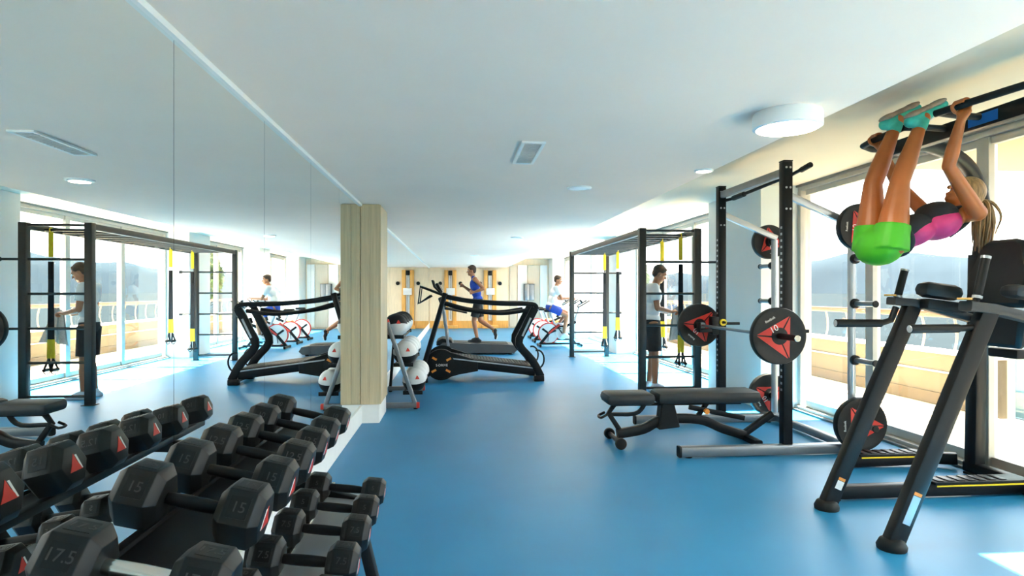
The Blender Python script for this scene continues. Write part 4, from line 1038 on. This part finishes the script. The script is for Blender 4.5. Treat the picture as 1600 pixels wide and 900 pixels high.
# runner on the far treadmill, facing the mirror
J_face, J_up = (1, 0, -.12), (.12, 0, 1)
Jr = dict(pelvis=(0, 0, .97), chest=(.07, 0, 1.33), neck=(.11, 0, 1.52), head=(.15, 0, 1.66), shl=(.07, .18, 1.46), shr=(.09, -.18, 1.46), ell=(-.12, .24, 1.24), elr=(.14, -.24, 1.17), wrl=(.10, .20, 1.16), wrr=(.33, -.14, 1.30),
          hipl=(0, .095, .92), hipr=(0, -.095, .92), knl=(.10, .10, .50), knr=(-.06, -.10, .50), anl=(.02, .10, .09), anr=(-.40, -.10, .27), toer=(-.42, -.10, .08), toel=(.21, .10, .03))
figure('runner', 'runner in blue tank top and black shorts on the far treadmill', (.50, 13.9, .245), PI, .97, Jr, 'tank_top', 'shorts', top_mat='cloth_blue', bot_mat='cloth_black', sleeves=False, bottom_len=.8, shoes='cloth_black', hands={'l': ((.9, 0, .2), (0, -1, 0), (1, 1.2)), 'r': ((.8, .2, .6), (0, 1, 0), (-1, 1.2))})
# cyclist on the nearest bike, facing the windows
J_face, J_up = (.92, -.36, -.12), (.05, 0, 1)
Jc = dict(pelvis=(-.14, 0, 1.02), chest=(-.03, 0, 1.38), neck=(.03, 0, 1.56), head=(.07, 0, 1.70), shl=(-.01, .185, 1.49), shr=(-.01, -.185, 1.49), ell=(.12, .23, 1.22), elr=(.12, -.23, 1.22), wrl=(.37, .15, 1.22), wrr=(.37, -.13, 1.24),
          hipl=(-.12, .095, .99), hipr=(-.12, -.095, .99), knl=(.30, .11, .86), knr=(.27, -.11, .79), anl=(.10, .11, .58), anr=(.20, -.11, .32), toel=(.24, .11, .52), toer=(.36, -.11, .25))
figure('cyclist', 'man in grey-white shirt and blue shorts riding the nearest indoor bike', (2.52, 15.4, 0), 0, .985, Jc, 't_shirt', 'shorts', bot_mat='cloth_blue', bottom_len=.62, shoes='shoe_white', hands={'l': ((.95, 0, .15), (0, -.2, -1), (-1, .8)), 'r': ((.95, 0, .15), (0, .2, -1), (1, .8))})

# ------------------------------------------------------------------ far wall fittings
def cable_station(x0, x1, label):
    xc = (x0 + x1) / 2
    t = thing('cable_station', label, 'cable station', (xc, Y1 - .03, 0), 'wall cable stations')
    yb = Y1 - .037
    for a in (x0, x1 - .15): pobj('wood_upright', bx(a, a + .15, yb - .09, yb, .001, 2.2, .006), 'orange_wood', t)
    pobj('white_channel', bx(xc - .055, xc + .055, yb - .05, yb, .3, 2.05), 'white_plastic', t, 0)
    pobj('pulley_head', bx(xc - .07, xc + .07, yb - .14, yb - .055, 2.0, 2.18, .02), 'black_rubber', t)
    pobj('control_box', bx(xc - .15, xc + .17, yb - .16, yb - .091, 1.26, 1.52, .015), 'white_plastic', t)
    pobj('base_step', bx(x0 - .05, x1 + .05, yb - .25, yb - .091, .001, .12, .01), 'orange_wood', t)
    pobj('cable', tube([(xc, yb - .10, 2.0), (xc, yb - .115, .35)], .008, 6), 'black_steel', t)
    for k in (-1, 1): pobj('side_pulley', disc((xc + k * .38, yb + .01, 1.70), (0, -1, 0), .07, .06, 16), 'black_rubber', t)
cable_station(-.43, .03, 'orange wood wall cable station left of the runner on far wall')
cable_station(1.06, 1.54, 'orange wood wall cable station right of the runner on far wall')
tv = thing('wall_cabinet', 'dark grey cabinet hanging at the far end near the windows', 'cabinet', (2.78, Y1 - .07, 1.2))
pobj('body', bx(2.58, 2.98, Y1 - .26, Y1 - .065, 1.05, 1.68, .008), 'grey_plastic', tv)
pobj('door', bx(2.60, 2.775, Y1 - .275, Y1 - .261, 1.07, 1.66, .003), 'grey_steel', tv); pobj('door', bx(2.785, 2.96, Y1 - .275, Y1 - .261, 1.07, 1.66, .003), 'grey_steel', tv)
for i, (x, y) in enumerate(((3.25, 20.2), (3.25, 20.75))):
    st = thing('foam_stool', ('red cushioned stool by the far windows, nearer one', 'red cushioned stool by the far windows, farther one')[i], 'stool', (x, y, 0), 'red stools')
    pobj('cushion', bx(x - .2, x + .2, y - .2, y + .2, .36, .46, .03), 'orange_paint', st)
    for a in (-.16, .16):
        for b in (-.16, .16): pobj('leg', tube([(x + a, y + b, 0), (x + a * .9, y + b * .9, .36)], .016, 8), 'orange_wood', st)
